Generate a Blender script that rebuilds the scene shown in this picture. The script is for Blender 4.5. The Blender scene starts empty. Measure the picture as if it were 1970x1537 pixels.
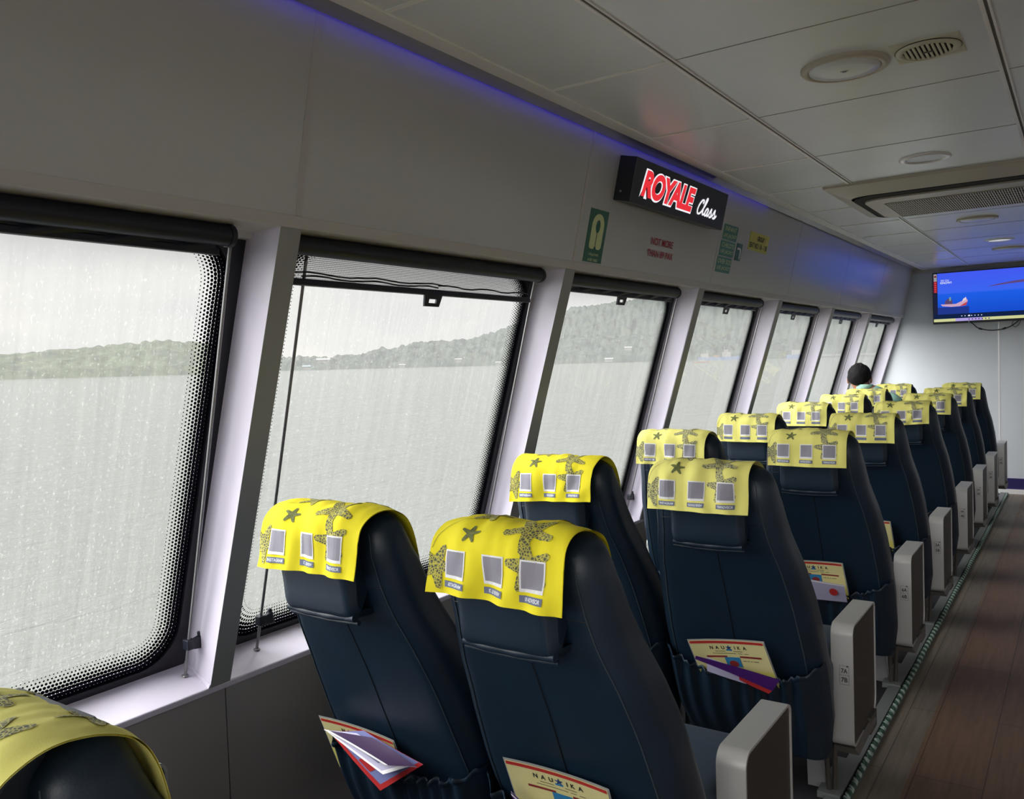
import bpy, bmesh, math, random
from mathutils import Vector, Matrix, noise

random.seed(7)
C = bpy.context.scene.collection
SC = bpy.context.scene
PI = math.pi

# ------------------------------------------------------------------ camera, world, light, exposure
YAW, PIT, ROL = math.radians(34.35534), math.radians(-2.3836), math.radians(-1.94262)
F_PX, CAM_Z = 1617.888, 1.4
fw = Vector((-math.sin(YAW) * math.cos(PIT), math.cos(YAW) * math.cos(PIT), math.sin(PIT)))
r0 = Vector((math.cos(YAW), math.sin(YAW), 0))
u0 = r0.cross(fw)
rt = math.cos(ROL) * r0 + math.sin(ROL) * u0
up = -math.sin(ROL) * r0 + math.cos(ROL) * u0
cd = bpy.data.cameras.new('camera')
cam = bpy.data.objects.new('camera', cd)
C.objects.link(cam)
cd.sensor_fit = 'HORIZONTAL'
cd.sensor_width = 36
cd.lens = F_PX / 1970 * 36
cd.clip_start, cd.clip_end = .02, 20000
cam.matrix_world = Matrix(((rt.x, up.x, -fw.x, 0), (rt.y, up.y, -fw.y, 0), (rt.z, up.z, -fw.z, CAM_Z), (0, 0, 0, 1)))
SC.camera = cam

SC.view_settings.view_transform = 'Standard'
SC.view_settings.look = 'None'
SC.view_settings.exposure = 0.0
SC.view_settings.gamma = 1.0
SC.view_settings.use_curve_mapping = False
SC.cycles.max_bounces = 12
SC.cycles.diffuse_bounces = 7
SC.cycles.glossy_bounces = 4
SC.cycles.transparent_max_bounces = 16
SC.cycles.sample_clamp_indirect = 6.0
SC.cycles.caustics_reflective = False
SC.cycles.caustics_refractive = False

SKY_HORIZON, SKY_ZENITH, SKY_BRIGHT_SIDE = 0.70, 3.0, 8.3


def build_world():
    w = bpy.data.worlds.new('overcast_sky')
    SC.world = w
    w.use_nodes = True
    nt = w.node_tree
    nt.nodes.clear()
    N, Lk = nt.nodes.new, nt.links.new
    out = N('ShaderNodeOutputWorld')
    bg = N('ShaderNodeBackground')
    tc = N('ShaderNodeTexCoord')
    sep = N('ShaderNodeSeparateXYZ')
    Lk(tc.outputs['Generated'], sep.inputs[0])
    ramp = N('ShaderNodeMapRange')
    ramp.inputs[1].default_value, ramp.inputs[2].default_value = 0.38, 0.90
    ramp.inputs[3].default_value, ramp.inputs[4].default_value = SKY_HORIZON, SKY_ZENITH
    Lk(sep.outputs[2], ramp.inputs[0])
    mp = N('ShaderNodeMapping')
    mp.inputs['Scale'].default_value = (1.0, 1.0, 2.6)
    mp.inputs['Location'].default_value = (.35, .1, .2)
    Lk(tc.outputs['Generated'], mp.inputs[0])
    n1 = N('ShaderNodeTexNoise')
    n1.inputs['Scale'].default_value = 3.4
    n1.inputs['Detail'].default_value = 7
    n1.inputs['Roughness'].default_value = .58
    n1.inputs['Distortion'].default_value = .35
    Lk(mp.outputs[0], n1.inputs['Vector'])
    cr = N('ShaderNodeValToRGB')
    e = cr.color_ramp.elements
    e[0].position, e[0].color = .36, (.86, .865, .87, 1)
    e[1].position, e[1].color = .68, (1.16, 1.12, 1.04, 1)
    m = cr.color_ramp.elements.new(.54)
    m.color = (.98, .965, .945, 1)
    Lk(n1.outputs[0], cr.inputs[0])
    mul = N('ShaderNodeVectorMath')
    mul.operation = 'SCALE'
    Lk(cr.outputs[0], mul.inputs[0])
    # unseen sky astern, taken as sunward, is raised to light the cabin
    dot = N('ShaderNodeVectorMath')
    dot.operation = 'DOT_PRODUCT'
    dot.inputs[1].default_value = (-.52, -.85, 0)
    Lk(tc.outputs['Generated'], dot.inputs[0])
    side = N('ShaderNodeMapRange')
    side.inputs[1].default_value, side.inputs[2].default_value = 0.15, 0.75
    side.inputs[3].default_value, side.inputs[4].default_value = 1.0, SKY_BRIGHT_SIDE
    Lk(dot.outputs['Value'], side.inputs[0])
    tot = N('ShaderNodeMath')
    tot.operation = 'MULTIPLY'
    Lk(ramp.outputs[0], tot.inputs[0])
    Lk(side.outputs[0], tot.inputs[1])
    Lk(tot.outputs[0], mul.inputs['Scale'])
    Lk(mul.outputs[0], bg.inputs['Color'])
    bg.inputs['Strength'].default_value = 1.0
    Lk(bg.outputs[0], out.inputs[0])
    w.cycles.sampling_method = 'AUTOMATIC'


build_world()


# ------------------------------------------------------------------ materials
def s2l(r, g, b):
    f = lambda c: (c / 255) / 12.92 if c <= 10 else ((c / 255 + .055) / 1.055) ** 2.4
    return (f(r), f(g), f(b), 1)


def principled(name, col, rough=.5, metal=0, spec=.5, bump=None, var=None, coat=0, emit=None, estr=0):
    m = bpy.data.materials.new(name)
    m.use_nodes = True
    nt = m.node_tree
    b = nt.nodes['Principled BSDF']
    b.inputs['Base Color'].default_value = col
    b.inputs['Roughness'].default_value = rough
    b.inputs['Metallic'].default_value = metal
    b.inputs['Specular IOR Level'].default_value = spec
    b.inputs['Coat Weight'].default_value = coat
    if emit:
        b.inputs['Emission Color'].default_value = emit
        b.inputs['Emission Strength'].default_value = estr
    if bump or var:
        tc = nt.nodes.new('ShaderNodeTexCoord')
        if bump:
            n = nt.nodes.new('ShaderNodeTexNoise')
            n.inputs['Scale'].default_value = bump[0]
            n.inputs['Detail'].default_value = 3
            nt.links.new(tc.outputs['Object'], n.inputs['Vector'])
            bp = nt.nodes.new('ShaderNodeBump')
            bp.inputs['Strength'].default_value = bump[1]
            bp.inputs['Distance'].default_value = bump[2] if len(bump) > 2 else .002
            nt.links.new(n.outputs[0], bp.inputs['Height'])
            nt.links.new(bp.outputs[0], b.inputs['Normal'])
        if var:
            n = nt.nodes.new('ShaderNodeTexNoise')
            n.inputs['Scale'].default_value = var[0]
            n.inputs['Detail'].default_value = 5
            nt.links.new(tc.outputs['Object'], n.inputs['Vector'])
            mx = nt.nodes.new('ShaderNodeMix')
            mx.data_type = 'RGBA'
            mx.inputs[6].default_value = col
            mx.inputs[7].default_value = var[1]
            rp = nt.nodes.new('ShaderNodeMapRange')
            rp.inputs[1].default_value, rp.inputs[2].default_value = .35, .65
            nt.links.new(n.outputs[0], rp.inputs[0])
            nt.links.new(rp.outputs[0], mx.inputs[0])
            nt.links.new(mx.outputs[2], b.inputs['Base Color'])
    return m


def emission(name, col, s=1.0):
    m = bpy.data.materials.new(name)
    m.use_nodes = True
    nt = m.node_tree
    nt.nodes.clear()
    o = nt.nodes.new('ShaderNodeOutputMaterial')
    e = nt.nodes.new('ShaderNodeEmission')
    e.inputs[0].default_value = col
    e.inputs[1].default_value = s
    nt.links.new(e.outputs[0], o.inputs[0])
    return m


M = {}
M['wall'] = principled('painted_wall_panel', (.62, .63, .64, 1), .2, spec=.5, var=(.6, (.59, .60, .61, 1)))
M['wall_lower'] = principled('lower_wall_panel', (.36, .345, .34, 1), .42, bump=(400, .05, .001))
M['rail'] = principled('rail_paint', (.60, .58, .57, 1), .4)
M['pillar_shade'] = principled('shaded_pillar_face', (.36, .37, .375, 1), .4)  # the pillar paint with its cabin-side shade put into the colour
M['lav'] = principled('lavender_lit_white_paint', (.76, .71, .86, 1), .28, var=(5, (.72, .68, .80, 1)))  # white paint, the lavender tint of outside light put into the colour
M['end'] = principled('white_end_wall_paint', (.71, .75, .80, 1), .35)
M['ceil'] = principled('ceiling_panel_laminate', (.85, .91, .94, 1), .27, spec=.45, bump=(260, .08, .001), var=(1.4, (.78, .835, .86, 1)))
M['ceil_strip'] = principled('ceiling_rail', (.93, .94, .92, 1), .35)
M['seam_gap'] = principled('ceiling_joint', (.16, .165, .15, 1), .7)
M['seam_line'] = principled('ceiling_joint_line', (.36, .37, .35, 1), .7)
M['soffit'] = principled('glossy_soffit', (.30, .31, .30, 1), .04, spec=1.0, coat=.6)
M['dark_gap'] = principled('dark_gap', (.01, .01, .01, 1), .8)
M['black'] = principled('black_plastic', (.010, .013, .024, 1), .42)
M['rubber'] = principled('black_rubber', (.008, .008, .014, 1), .5)
M['steel'] = principled('steel_rod', (.30, .30, .31, 1), .5, metal=.8)
M['alu'] = principled('brushed_aluminium', (.60, .60, .59, 1), .45, metal=.5, bump=(500, .04, .0005))
M['panel_dark'] = principled('dark_laminate_inset', (.035, .034, .033, 1), .5, bump=(900, .2, .0005))
M['bracket'] = principled('bronze_bracket', (.09, .08, .07, 1), .5, metal=.3)
M['legw'] = principled('grey_leg_cover', (.36, .36, .38, 1), .45)
M['leather'] = principled('navy_leather', (.007, .021, .042, 1), .42, spec=.5, bump=(320, .25, .0012), var=(9, (.007, .018, .033, 1)))
M['leather_seam'] = principled('leather_seam', (.004, .008, .014, 1), .5)
M['thread'] = principled('stitching_thread', (.035, .055, .07, 1), .6)
M['cushion'] = principled('lit_cushion_leather', (.045, .065, .095, 1), .45, bump=(300, .25, .001))  # the navy leather again, window light put into a lighter colour
M['yellow'] = principled('bright_yellow_cloth', s2l(238, 224, 48), .8, spec=.2, bump=(900, .25, .0006))
M['pale'] = principled('faded_yellow_cloth', s2l(238, 232, 132), .8, spec=.2, bump=(900, .25, .0006))
M['white_sq'] = principled('white_print', s2l(235, 235, 238), .7)
M['grey_sq'] = principled('grey_print', s2l(142, 140, 152), .7)
M['cap'] = principled('slate_print', s2l(104, 112, 138), .7)
M['cap_txt'] = principled('caption_print', s2l(225, 230, 240), .7)
M['star_dark'] = principled('grey_green_print', s2l(88, 96, 60), .8, var=(220, s2l(125, 128, 70)))
M['wood'] = None
M['carpet'] = principled('dark_carpet', (.016, .016, .022, 1), .9, bump=(300, .4, .003))
M['strip'] = None
M['track'] = principled('grey_seat_track', (.17, .18, .185, 1), .5)
M['cream'] = principled('cream_card', s2l(226, 218, 158), .45)
M['cream2'] = principled('yellow_card', s2l(226, 220, 120), .45)
M['red'] = principled('red_print', s2l(190, 48, 50), .5)
M['dkred'] = principled('dark_red_print', s2l(140, 45, 50), .5)
M['ink'] = principled('black_ink', s2l(30, 32, 36), .6)
M['grey_ink'] = principled('grey_ink', s2l(120, 112, 90), .6)
M['blue'] = principled('blue_print', s2l(40, 130, 190), .5)
M['navyink'] = principled('navy_print', s2l(28, 60, 120), .5)
M['lil'] = principled('lilac_paper', s2l(178, 174, 206), .5)
M['purple'] = principled('purple_paper', s2l(84, 38, 128), .4)
M['dkpurple'] = principled('dark_purple_paper', (.055, .028, .085, 1), .4)
M['white'] = principled('white_paper', s2l(238, 236, 240), .5)
M['sleeve'] = principled('clear_sleeve_edge', s2l(170, 172, 175), .25)
M['periw'] = principled('periwinkle_paper', s2l(128, 136, 190), .5)
M['beige'] = principled('beige_plastic', (.56, .52, .43, 1), .4)
M['tape'] = principled('cream_tape', (.66, .66, .52, 1), .5)
M['green'] = principled('green_sticker', s2l(24, 104, 78), .4)
M['green2'] = principled('light_green_sticker', s2l(72, 140, 122), .4)
M['lime'] = principled('pale_green_print', s2l(226, 238, 178), .5)
M['ywst'] = principled('yellow_sticker', s2l(214, 208, 70), .45)
M['redwall'] = principled('red_lettering', s2l(178, 38, 50), .5)
M['signbox'] = principled('black_sign_box', (.010, .012, .022, 1), .35)
M['sign_red'] = emission('sign_red_glow', (.86, .035, .05, 1), .95)
M['sign_white'] = emission('sign_white_glow', (.92, .90, .95, 1), 1.0)
M['led'] = emission('blue_led', (.045, .035, 1, 1), 5.0)
M['skin'] = principled('skin', s2l(176, 122, 96), .55)
M['hair'] = principled('black_hair', (.008, .007, .008, 1), .75, spec=.2, bump=(160, .8, .004))
M['shirt'] = principled('pale_green_shirt', s2l(172, 212, 198), .8, var=(60, s2l(140, 190, 180)))
M['trousers'] = principled('dark_trousers', (.03, .03, .04, 1), .8)
M['bluetrim'] = principled('blue_plinth', (.018, .010, .11, 1), .6)
M['whitetrim'] = principled('white_trim', (.95, .95, .96, 1), .25, coat=.5)
M['rope'] = None
M['shipblue'] = principled('blue_hull_paint', (.05, .075, .13, 1), .6)
M['shipwhite'] = principled('white_ship_paint', (.12, .12, .118, 1), .7)
M['shiprust'] = principled('rust_ship_paint', (.10, .06, .045, 1), .7)
M['roof'] = principled('pale_metal_roof', (.13, .135, .14, 1), .6)
M['pier'] = principled('concrete_pier', (.085, .09, .09, 1), .8)


def mat_wood(name, c1, c2, px, py):
    m = bpy.data.materials.new(name)
    m.use_nodes = True
    nt = m.node_tree
    b = nt.nodes['Principled BSDF']
    b.inputs['Roughness'].default_value = .5
    tc = nt.nodes.new('ShaderNodeTexCoord')
    mp = nt.nodes.new('ShaderNodeMapping')
    mp.inputs['Rotation'].default_value = (0, 0, PI / 2)
    mp.inputs['Location'].default_value = (.1, .075, 0)
    nt.links.new(tc.outputs['Object'], mp.inputs[0])
    br = nt.nodes.new('ShaderNodeTexBrick')
    br.inputs['Scale'].default_value = 1
    br.inputs['Brick Width'].default_value = py
    br.inputs['Row Height'].default_value = px
    br.inputs['Mortar Size'].default_value = .0018
    br.inputs['Color1'].default_value = c1
    br.inputs['Color2'].default_value = c2
    br.inputs['Mortar'].default_value = (c1[0] * .35, c1[1] * .35, c1[2] * .35, 1)
    nt.links.new(mp.outputs[0], br.inputs['Vector'])
    mp2 = nt.nodes.new('ShaderNodeMapping')
    mp2.inputs['Scale'].default_value = (55, 3.5, 1)
    nt.links.new(tc.outputs['Object'], mp2.inputs[0])
    n = nt.nodes.new('ShaderNodeTexNoise')
    n.inputs['Scale'].default_value = 1.0
    n.inputs['Detail'].default_value = 6
    n.inputs['Roughness'].default_value = .65
    nt.links.new(mp2.outputs[0], n.inputs['Vector'])
    rp = nt.nodes.new('ShaderNodeMapRange')
    rp.inputs[1].default_value, rp.inputs[2].default_value = .3, .7
    rp.inputs[3].default_value, rp.inputs[4].default_value = .75, 1.2
    nt.links.new(n.outputs[0], rp.inputs[0])
    vm = nt.nodes.new('ShaderNodeVectorMath')
    vm.operation = 'SCALE'
    nt.links.new(br.outputs['Color'], vm.inputs[0])
    nt.links.new(rp.outputs[0], vm.inputs['Scale'])
    nt.links.new(vm.outputs[0], b.inputs['Base Color'])
    return m


M['wood'] = mat_wood('brown_wood_vinyl', (.185, .108, .066, 1), (.150, .092, .060, 1), .20, 1.15)
M['strip'] = mat_wood('pale_wood_vinyl_strip', (.190, .158, .125, 1), (.165, .138, .110, 1), .5, 1.15)


def mat_rope():
    m = bpy.data.materials.new('green_white_twist')
    m.use_nodes = True
    nt = m.node_tree
    b = nt.nodes['Principled BSDF']
    b.inputs['Roughness'].default_value = .6
    tc = nt.nodes.new('ShaderNodeTexCoord')
    w = nt.nodes.new('ShaderNodeTexWave')
    w.bands_direction = 'DIAGONAL'
    w.inputs['Scale'].default_value = 11
    w.inputs['Distortion'].default_value = .5
    nt.links.new(tc.outputs['Object'], w.inputs['Vector'])
    cr = nt.nodes.new('ShaderNodeValToRGB')
    cr.color_ramp.elements[0].position, cr.color_ramp.elements[0].color = .50, (.03, .075, .055, 1)
    cr.color_ramp.elements[1].position, cr.color_ramp.elements[1].color = .66, (.30, .37, .33, 1)
    nt.links.new(w.outputs['Fac'], cr.inputs[0])
    nt.links.new(cr.outputs[0], b.inputs['Base Color'])
    return m


M['rope'] = mat_rope()


def mat_leopard(name, dark, light):
    m = bpy.data.materials.new(name)
    m.use_nodes = True
    nt = m.node_tree
    b = nt.nodes['Principled BSDF']
    b.inputs['Roughness'].default_value = .8
    tc = nt.nodes.new('ShaderNodeTexCoord')
    v = nt.nodes.new('ShaderNodeTexVoronoi')
    v.feature = 'DISTANCE_TO_EDGE'
    v.inputs['Scale'].default_value = 170
    nt.links.new(tc.outputs['Object'], v.inputs['Vector'])
    cr = nt.nodes.new('ShaderNodeValToRGB')
    cr.color_ramp.interpolation = 'CONSTANT'
    cr.color_ramp.elements[0].position, cr.color_ramp.elements[0].color = 0, light
    cr.color_ramp.elements[1].position, cr.color_ramp.elements[1].color = .11, dark
    nt.links.new(v.outputs['Distance'], cr.inputs[0])
    nt.links.new(cr.outputs[0], b.inputs['Base Color'])
    return m


M['leo'] = mat_leopard('spotted_starfish_print', s2l(92, 94, 74), s2l(190, 182, 80))
M['leo2'] = mat_leopard('faded_starfish_print', s2l(104, 108, 96), s2l(200, 196, 128))


def mat_glass():
    m = bpy.data.materials.new('salt_streaked_glass')
    m.use_nodes = True
    nt = m.node_tree
    nt.nodes.clear()
    N, Lk = nt.nodes.new, nt.links.new
    o = N('ShaderNodeOutputMaterial')
    tr = N('ShaderNodeBsdfTransparent')
    tr.inputs[0].default_value = (.97, .985, .98, 1)
    tl = N('ShaderNodeBsdfTranslucent')
    tl.inputs[0].default_value = (.60, .60, .585, 1)
    gl = N('ShaderNodeBsdfGlossy')
    gl.inputs['Roughness'].default_value = .02
    fr = N('ShaderNodeFresnel')
    fr.inputs[0].default_value = 1.12
    tc = N('ShaderNodeTexCoord')
    mp = N('ShaderNodeMapping')
    mp.inputs['Scale'].default_value = (1, 75, 2.2)
    Lk(tc.outputs['Object'], mp.inputs[0])
    n1 = N('ShaderNodeTexNoise')
    n1.inputs['Scale'].default_value = 1.0
    n1.inputs['Detail'].default_value = 5
    n1.inputs['Roughness'].default_value = .7
    Lk(mp.outputs[0], n1.inputs['Vector'])
    r1 = N('ShaderNodeMapRange')
    r1.inputs[1].default_value, r1.inputs[2].default_value = .35, .72
    r1.inputs[3].default_value, r1.inputs[4].default_value = .165, .235
    Lk(n1.outputs[0], r1.inputs[0])
    mp2 = N('ShaderNodeMapping')
    mp2.inputs['Scale'].default_value = (1, 1, .55)
    Lk(tc.outputs['Object'], mp2.inputs[0])
    n2 = N('ShaderNodeTexNoise')
    n2.inputs['Scale'].default_value = 210
    n2.inputs['Detail'].default_value = 2
    Lk(mp2.outputs[0], n2.inputs['Vector'])
    r2 = N('ShaderNodeMapRange')
    r2.inputs[1].default_value, r2.inputs[2].default_value = .60, .72
    r2.inputs[3].default_value, r2.inputs[4].default_value = 0, .15
    Lk(n2.outputs[0], r2.inputs[0])
    ad = N('ShaderNodeMath')
    ad.operation = 'ADD'
    ad.use_clamp = True
    Lk(r1.outputs[0], ad.inputs[0])
    Lk(r2.outputs[0], ad.inputs[1])
    mx = N('ShaderNodeMixShader')
    Lk(ad.outputs[0], mx.inputs[0])
    Lk(tr.outputs[0], mx.inputs[1])
    Lk(tl.outputs[0], mx.inputs[2])
    mx2 = N('ShaderNodeMixShader')
    Lk(fr.outputs[0], mx2.inputs[0])
    Lk(mx.outputs[0], mx2.inputs[1])
    Lk(gl.outputs[0], mx2.inputs[2])
    Lk(mx2.outputs[0], o.inputs[0])
    return m


M['glass'] = mat_glass()


def mat_dots():
    # halftone dots of the printed glass border: UV.x runs along it in cells, UV.y 0 (solid edge) .. 1 (clear)
    m = bpy.data.materials.new('halftone_border_print')
    m.use_nodes = True
    nt = m.node_tree
    nt.nodes.clear()
    N, Lk = nt.nodes.new, nt.links.new
    o = N('ShaderNodeOutputMaterial')
    tr = N('ShaderNodeBsdfTransparent')
    bk = N('ShaderNodeBsdfDiffuse')
    bk.inputs[0].default_value = (.008, .008, .014, 1)
    uv = N('ShaderNodeUVMap')
    sp = N('ShaderNodeSeparateXYZ')
    Lk(uv.outputs[0], sp.inputs[0])

    def math_(op, a, b=None):
        n = N('ShaderNodeMath')
        n.operation = op
        for i, v in enumerate((a, b)):
            if v is None:
                continue
            if isinstance(v, (int, float)):
                n.inputs[i].default_value = v
            else:
                Lk(v, n.inputs[i])
        return n.outputs[0]
    ROWS = 8
    vy = math_('MULTIPLY', sp.outputs[1], ROWS)
    row = math_('FLOOR', vy)
    sh = math_('MULTIPLY', math_('MODULO', row, 2), .5)
    fx = math_('SUBTRACT', math_('FRACT', math_('ADD', sp.outputs[0], sh)), .5)
    fy = math_('SUBTRACT', math_('FRACT', vy), .5)
    d = math_('SQRT', math_('ADD', math_('MULTIPLY', fx, fx), math_('MULTIPLY', fy, fy)))
    t = math_('DIVIDE', row, ROWS)
    rad = math_('SUBTRACT', .74, math_('MULTIPLY', t, .66))
    mask = math_('LESS_THAN', d, rad)
    mx = N('ShaderNodeMixShader')
    Lk(mask, mx.inputs[0])
    Lk(tr.outputs[0], mx.inputs[1])
    Lk(bk.outputs[0], mx.inputs[2])
    Lk(mx.outputs[0], o.inputs[0])
    return m


M['dots'] = mat_dots()


def mat_mesh_fabric():
    m = bpy.data.materials.new('black_mesh_fabric')
    m.use_nodes = True
    nt = m.node_tree
    nt.nodes.clear()
    N, Lk = nt.nodes.new, nt.links.new
    o = N('ShaderNodeOutputMaterial')
    tr = N('ShaderNodeBsdfTransparent')
    bk = N('ShaderNodeBsdfDiffuse')
    bk.inputs[0].default_value = (.02, .02, .024, 1)
    tc = N('ShaderNodeTexCoord')
    w1 = N('ShaderNodeTexWave')
    w1.bands_direction = 'Y'
    w1.inputs['Scale'].default_value = 70
    w2 = N('ShaderNodeTexWave')
    w2.bands_direction = 'Z'
    w2.inputs['Scale'].default_value = 70
    Lk(tc.outputs['Object'], w1.inputs['Vector'])
    Lk(tc.outputs['Object'], w2.inputs['Vector'])
    mxm = N('ShaderNodeMath')
    mxm.operation = 'MAXIMUM'
    Lk(w1.outputs['Fac'], mxm.inputs[0])
    Lk(w2.outputs['Fac'], mxm.inputs[1])
    r = N('ShaderNodeMapRange')
    r.inputs[1].default_value, r.inputs[2].default_value = .5, .95
    r.inputs[3].default_value, r.inputs[4].default_value = .10, .85
    Lk(mxm.outputs[0], r.inputs[0])
    mx = N('ShaderNodeMixShader')
    Lk(r.outputs[0], mx.inputs[0])
    Lk(tr.outputs[0], mx.inputs[1])
    Lk(bk.outputs[0], mx.inputs[2])
    Lk(mx.outputs[0], o.inputs[0])
    return m


M['mesh'] = mat_mesh_fabric()


def mat_water():
    m = bpy.data.materials.new('grey_green_sea')
    m.use_nodes = True
    nt = m.node_tree
    b = nt.nodes['Principled BSDF']
    b.inputs['Base Color'].default_value = (.050, .060, .053, 1)
    b.inputs['Roughness'].default_value = .16
    b.inputs['IOR'].default_value = 1.34
    tc = nt.nodes.new('ShaderNodeTexCoord')
    last = None
    for sc, st, dist, stretch in ((.30, 1.0, .9, (1.9, .40, 1)), (1.5, .9, .16, (1.8, .5, 1)), (.05, .6, 1.2, (1.4, .5, 1))):
        mp = nt.nodes.new('ShaderNodeMapping')
        mp.inputs['Scale'].default_value = stretch
        mp.inputs['Rotation'].default_value = (0, 0, math.radians(28))
        nt.links.new(tc.outputs['Object'], mp.inputs[0])
        n = nt.nodes.new('ShaderNodeTexNoise')
        n.inputs['Scale'].default_value = sc
        n.inputs['Detail'].default_value = 6
        n.inputs['Roughness'].default_value = .6
        nt.links.new(mp.outputs[0], n.inputs['Vector'])
        bp = nt.nodes.new('ShaderNodeBump')
        bp.inputs['Strength'].default_value = st
        bp.inputs['Distance'].default_value = dist
        nt.links.new(n.outputs[0], bp.inputs['Height'])
        if last:
            nt.links.new(last.outputs[0], bp.inputs['Normal'])
        last = bp
    nt.links.new(last.outputs[0], b.inputs['Normal'])
    return m


M['water'] = mat_water()


def mat_forest(name, c1, c2, sc):
    m = bpy.data.materials.new(name)
    m.use_nodes = True
    nt = m.node_tree
    b = nt.nodes['Principled BSDF']
    b.inputs['Roughness'].default_value = .95
    b.inputs['Specular IOR Level'].default_value = .1
    tc = nt.nodes.new('ShaderNodeTexCoord')
    n = nt.nodes.new('ShaderNodeTexNoise')
    n.inputs['Scale'].default_value = sc
    n.inputs['Detail'].default_value = 6
    n.inputs['Roughness'].default_value = .7
    nt.links.new(tc.outputs['Object'], n.inputs['Vector'])
    cr = nt.nodes.new('ShaderNodeValToRGB')
    cr.color_ramp.elements[0].position, cr.color_ramp.elements[0].color = .36, c1
    cr.color_ramp.elements[1].position, cr.color_ramp.elements[1].color = .66, c2
    nt.links.new(n.outputs[0], cr.inputs[0])
    nt.links.new(cr.outputs[0], b.inputs['Base Color'])
    return m


M['forest1'] = mat_forest('green_headland_forest', (.012, .020, .012, 1), (.045, .058, .030, 1), .05)
M['forest2'] = mat_forest('haze_tinted_forest', (.018, .025, .026, 1), (.040, .050, .042, 1), .03)  # bluer and flatter, distance haze put into the colour


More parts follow.
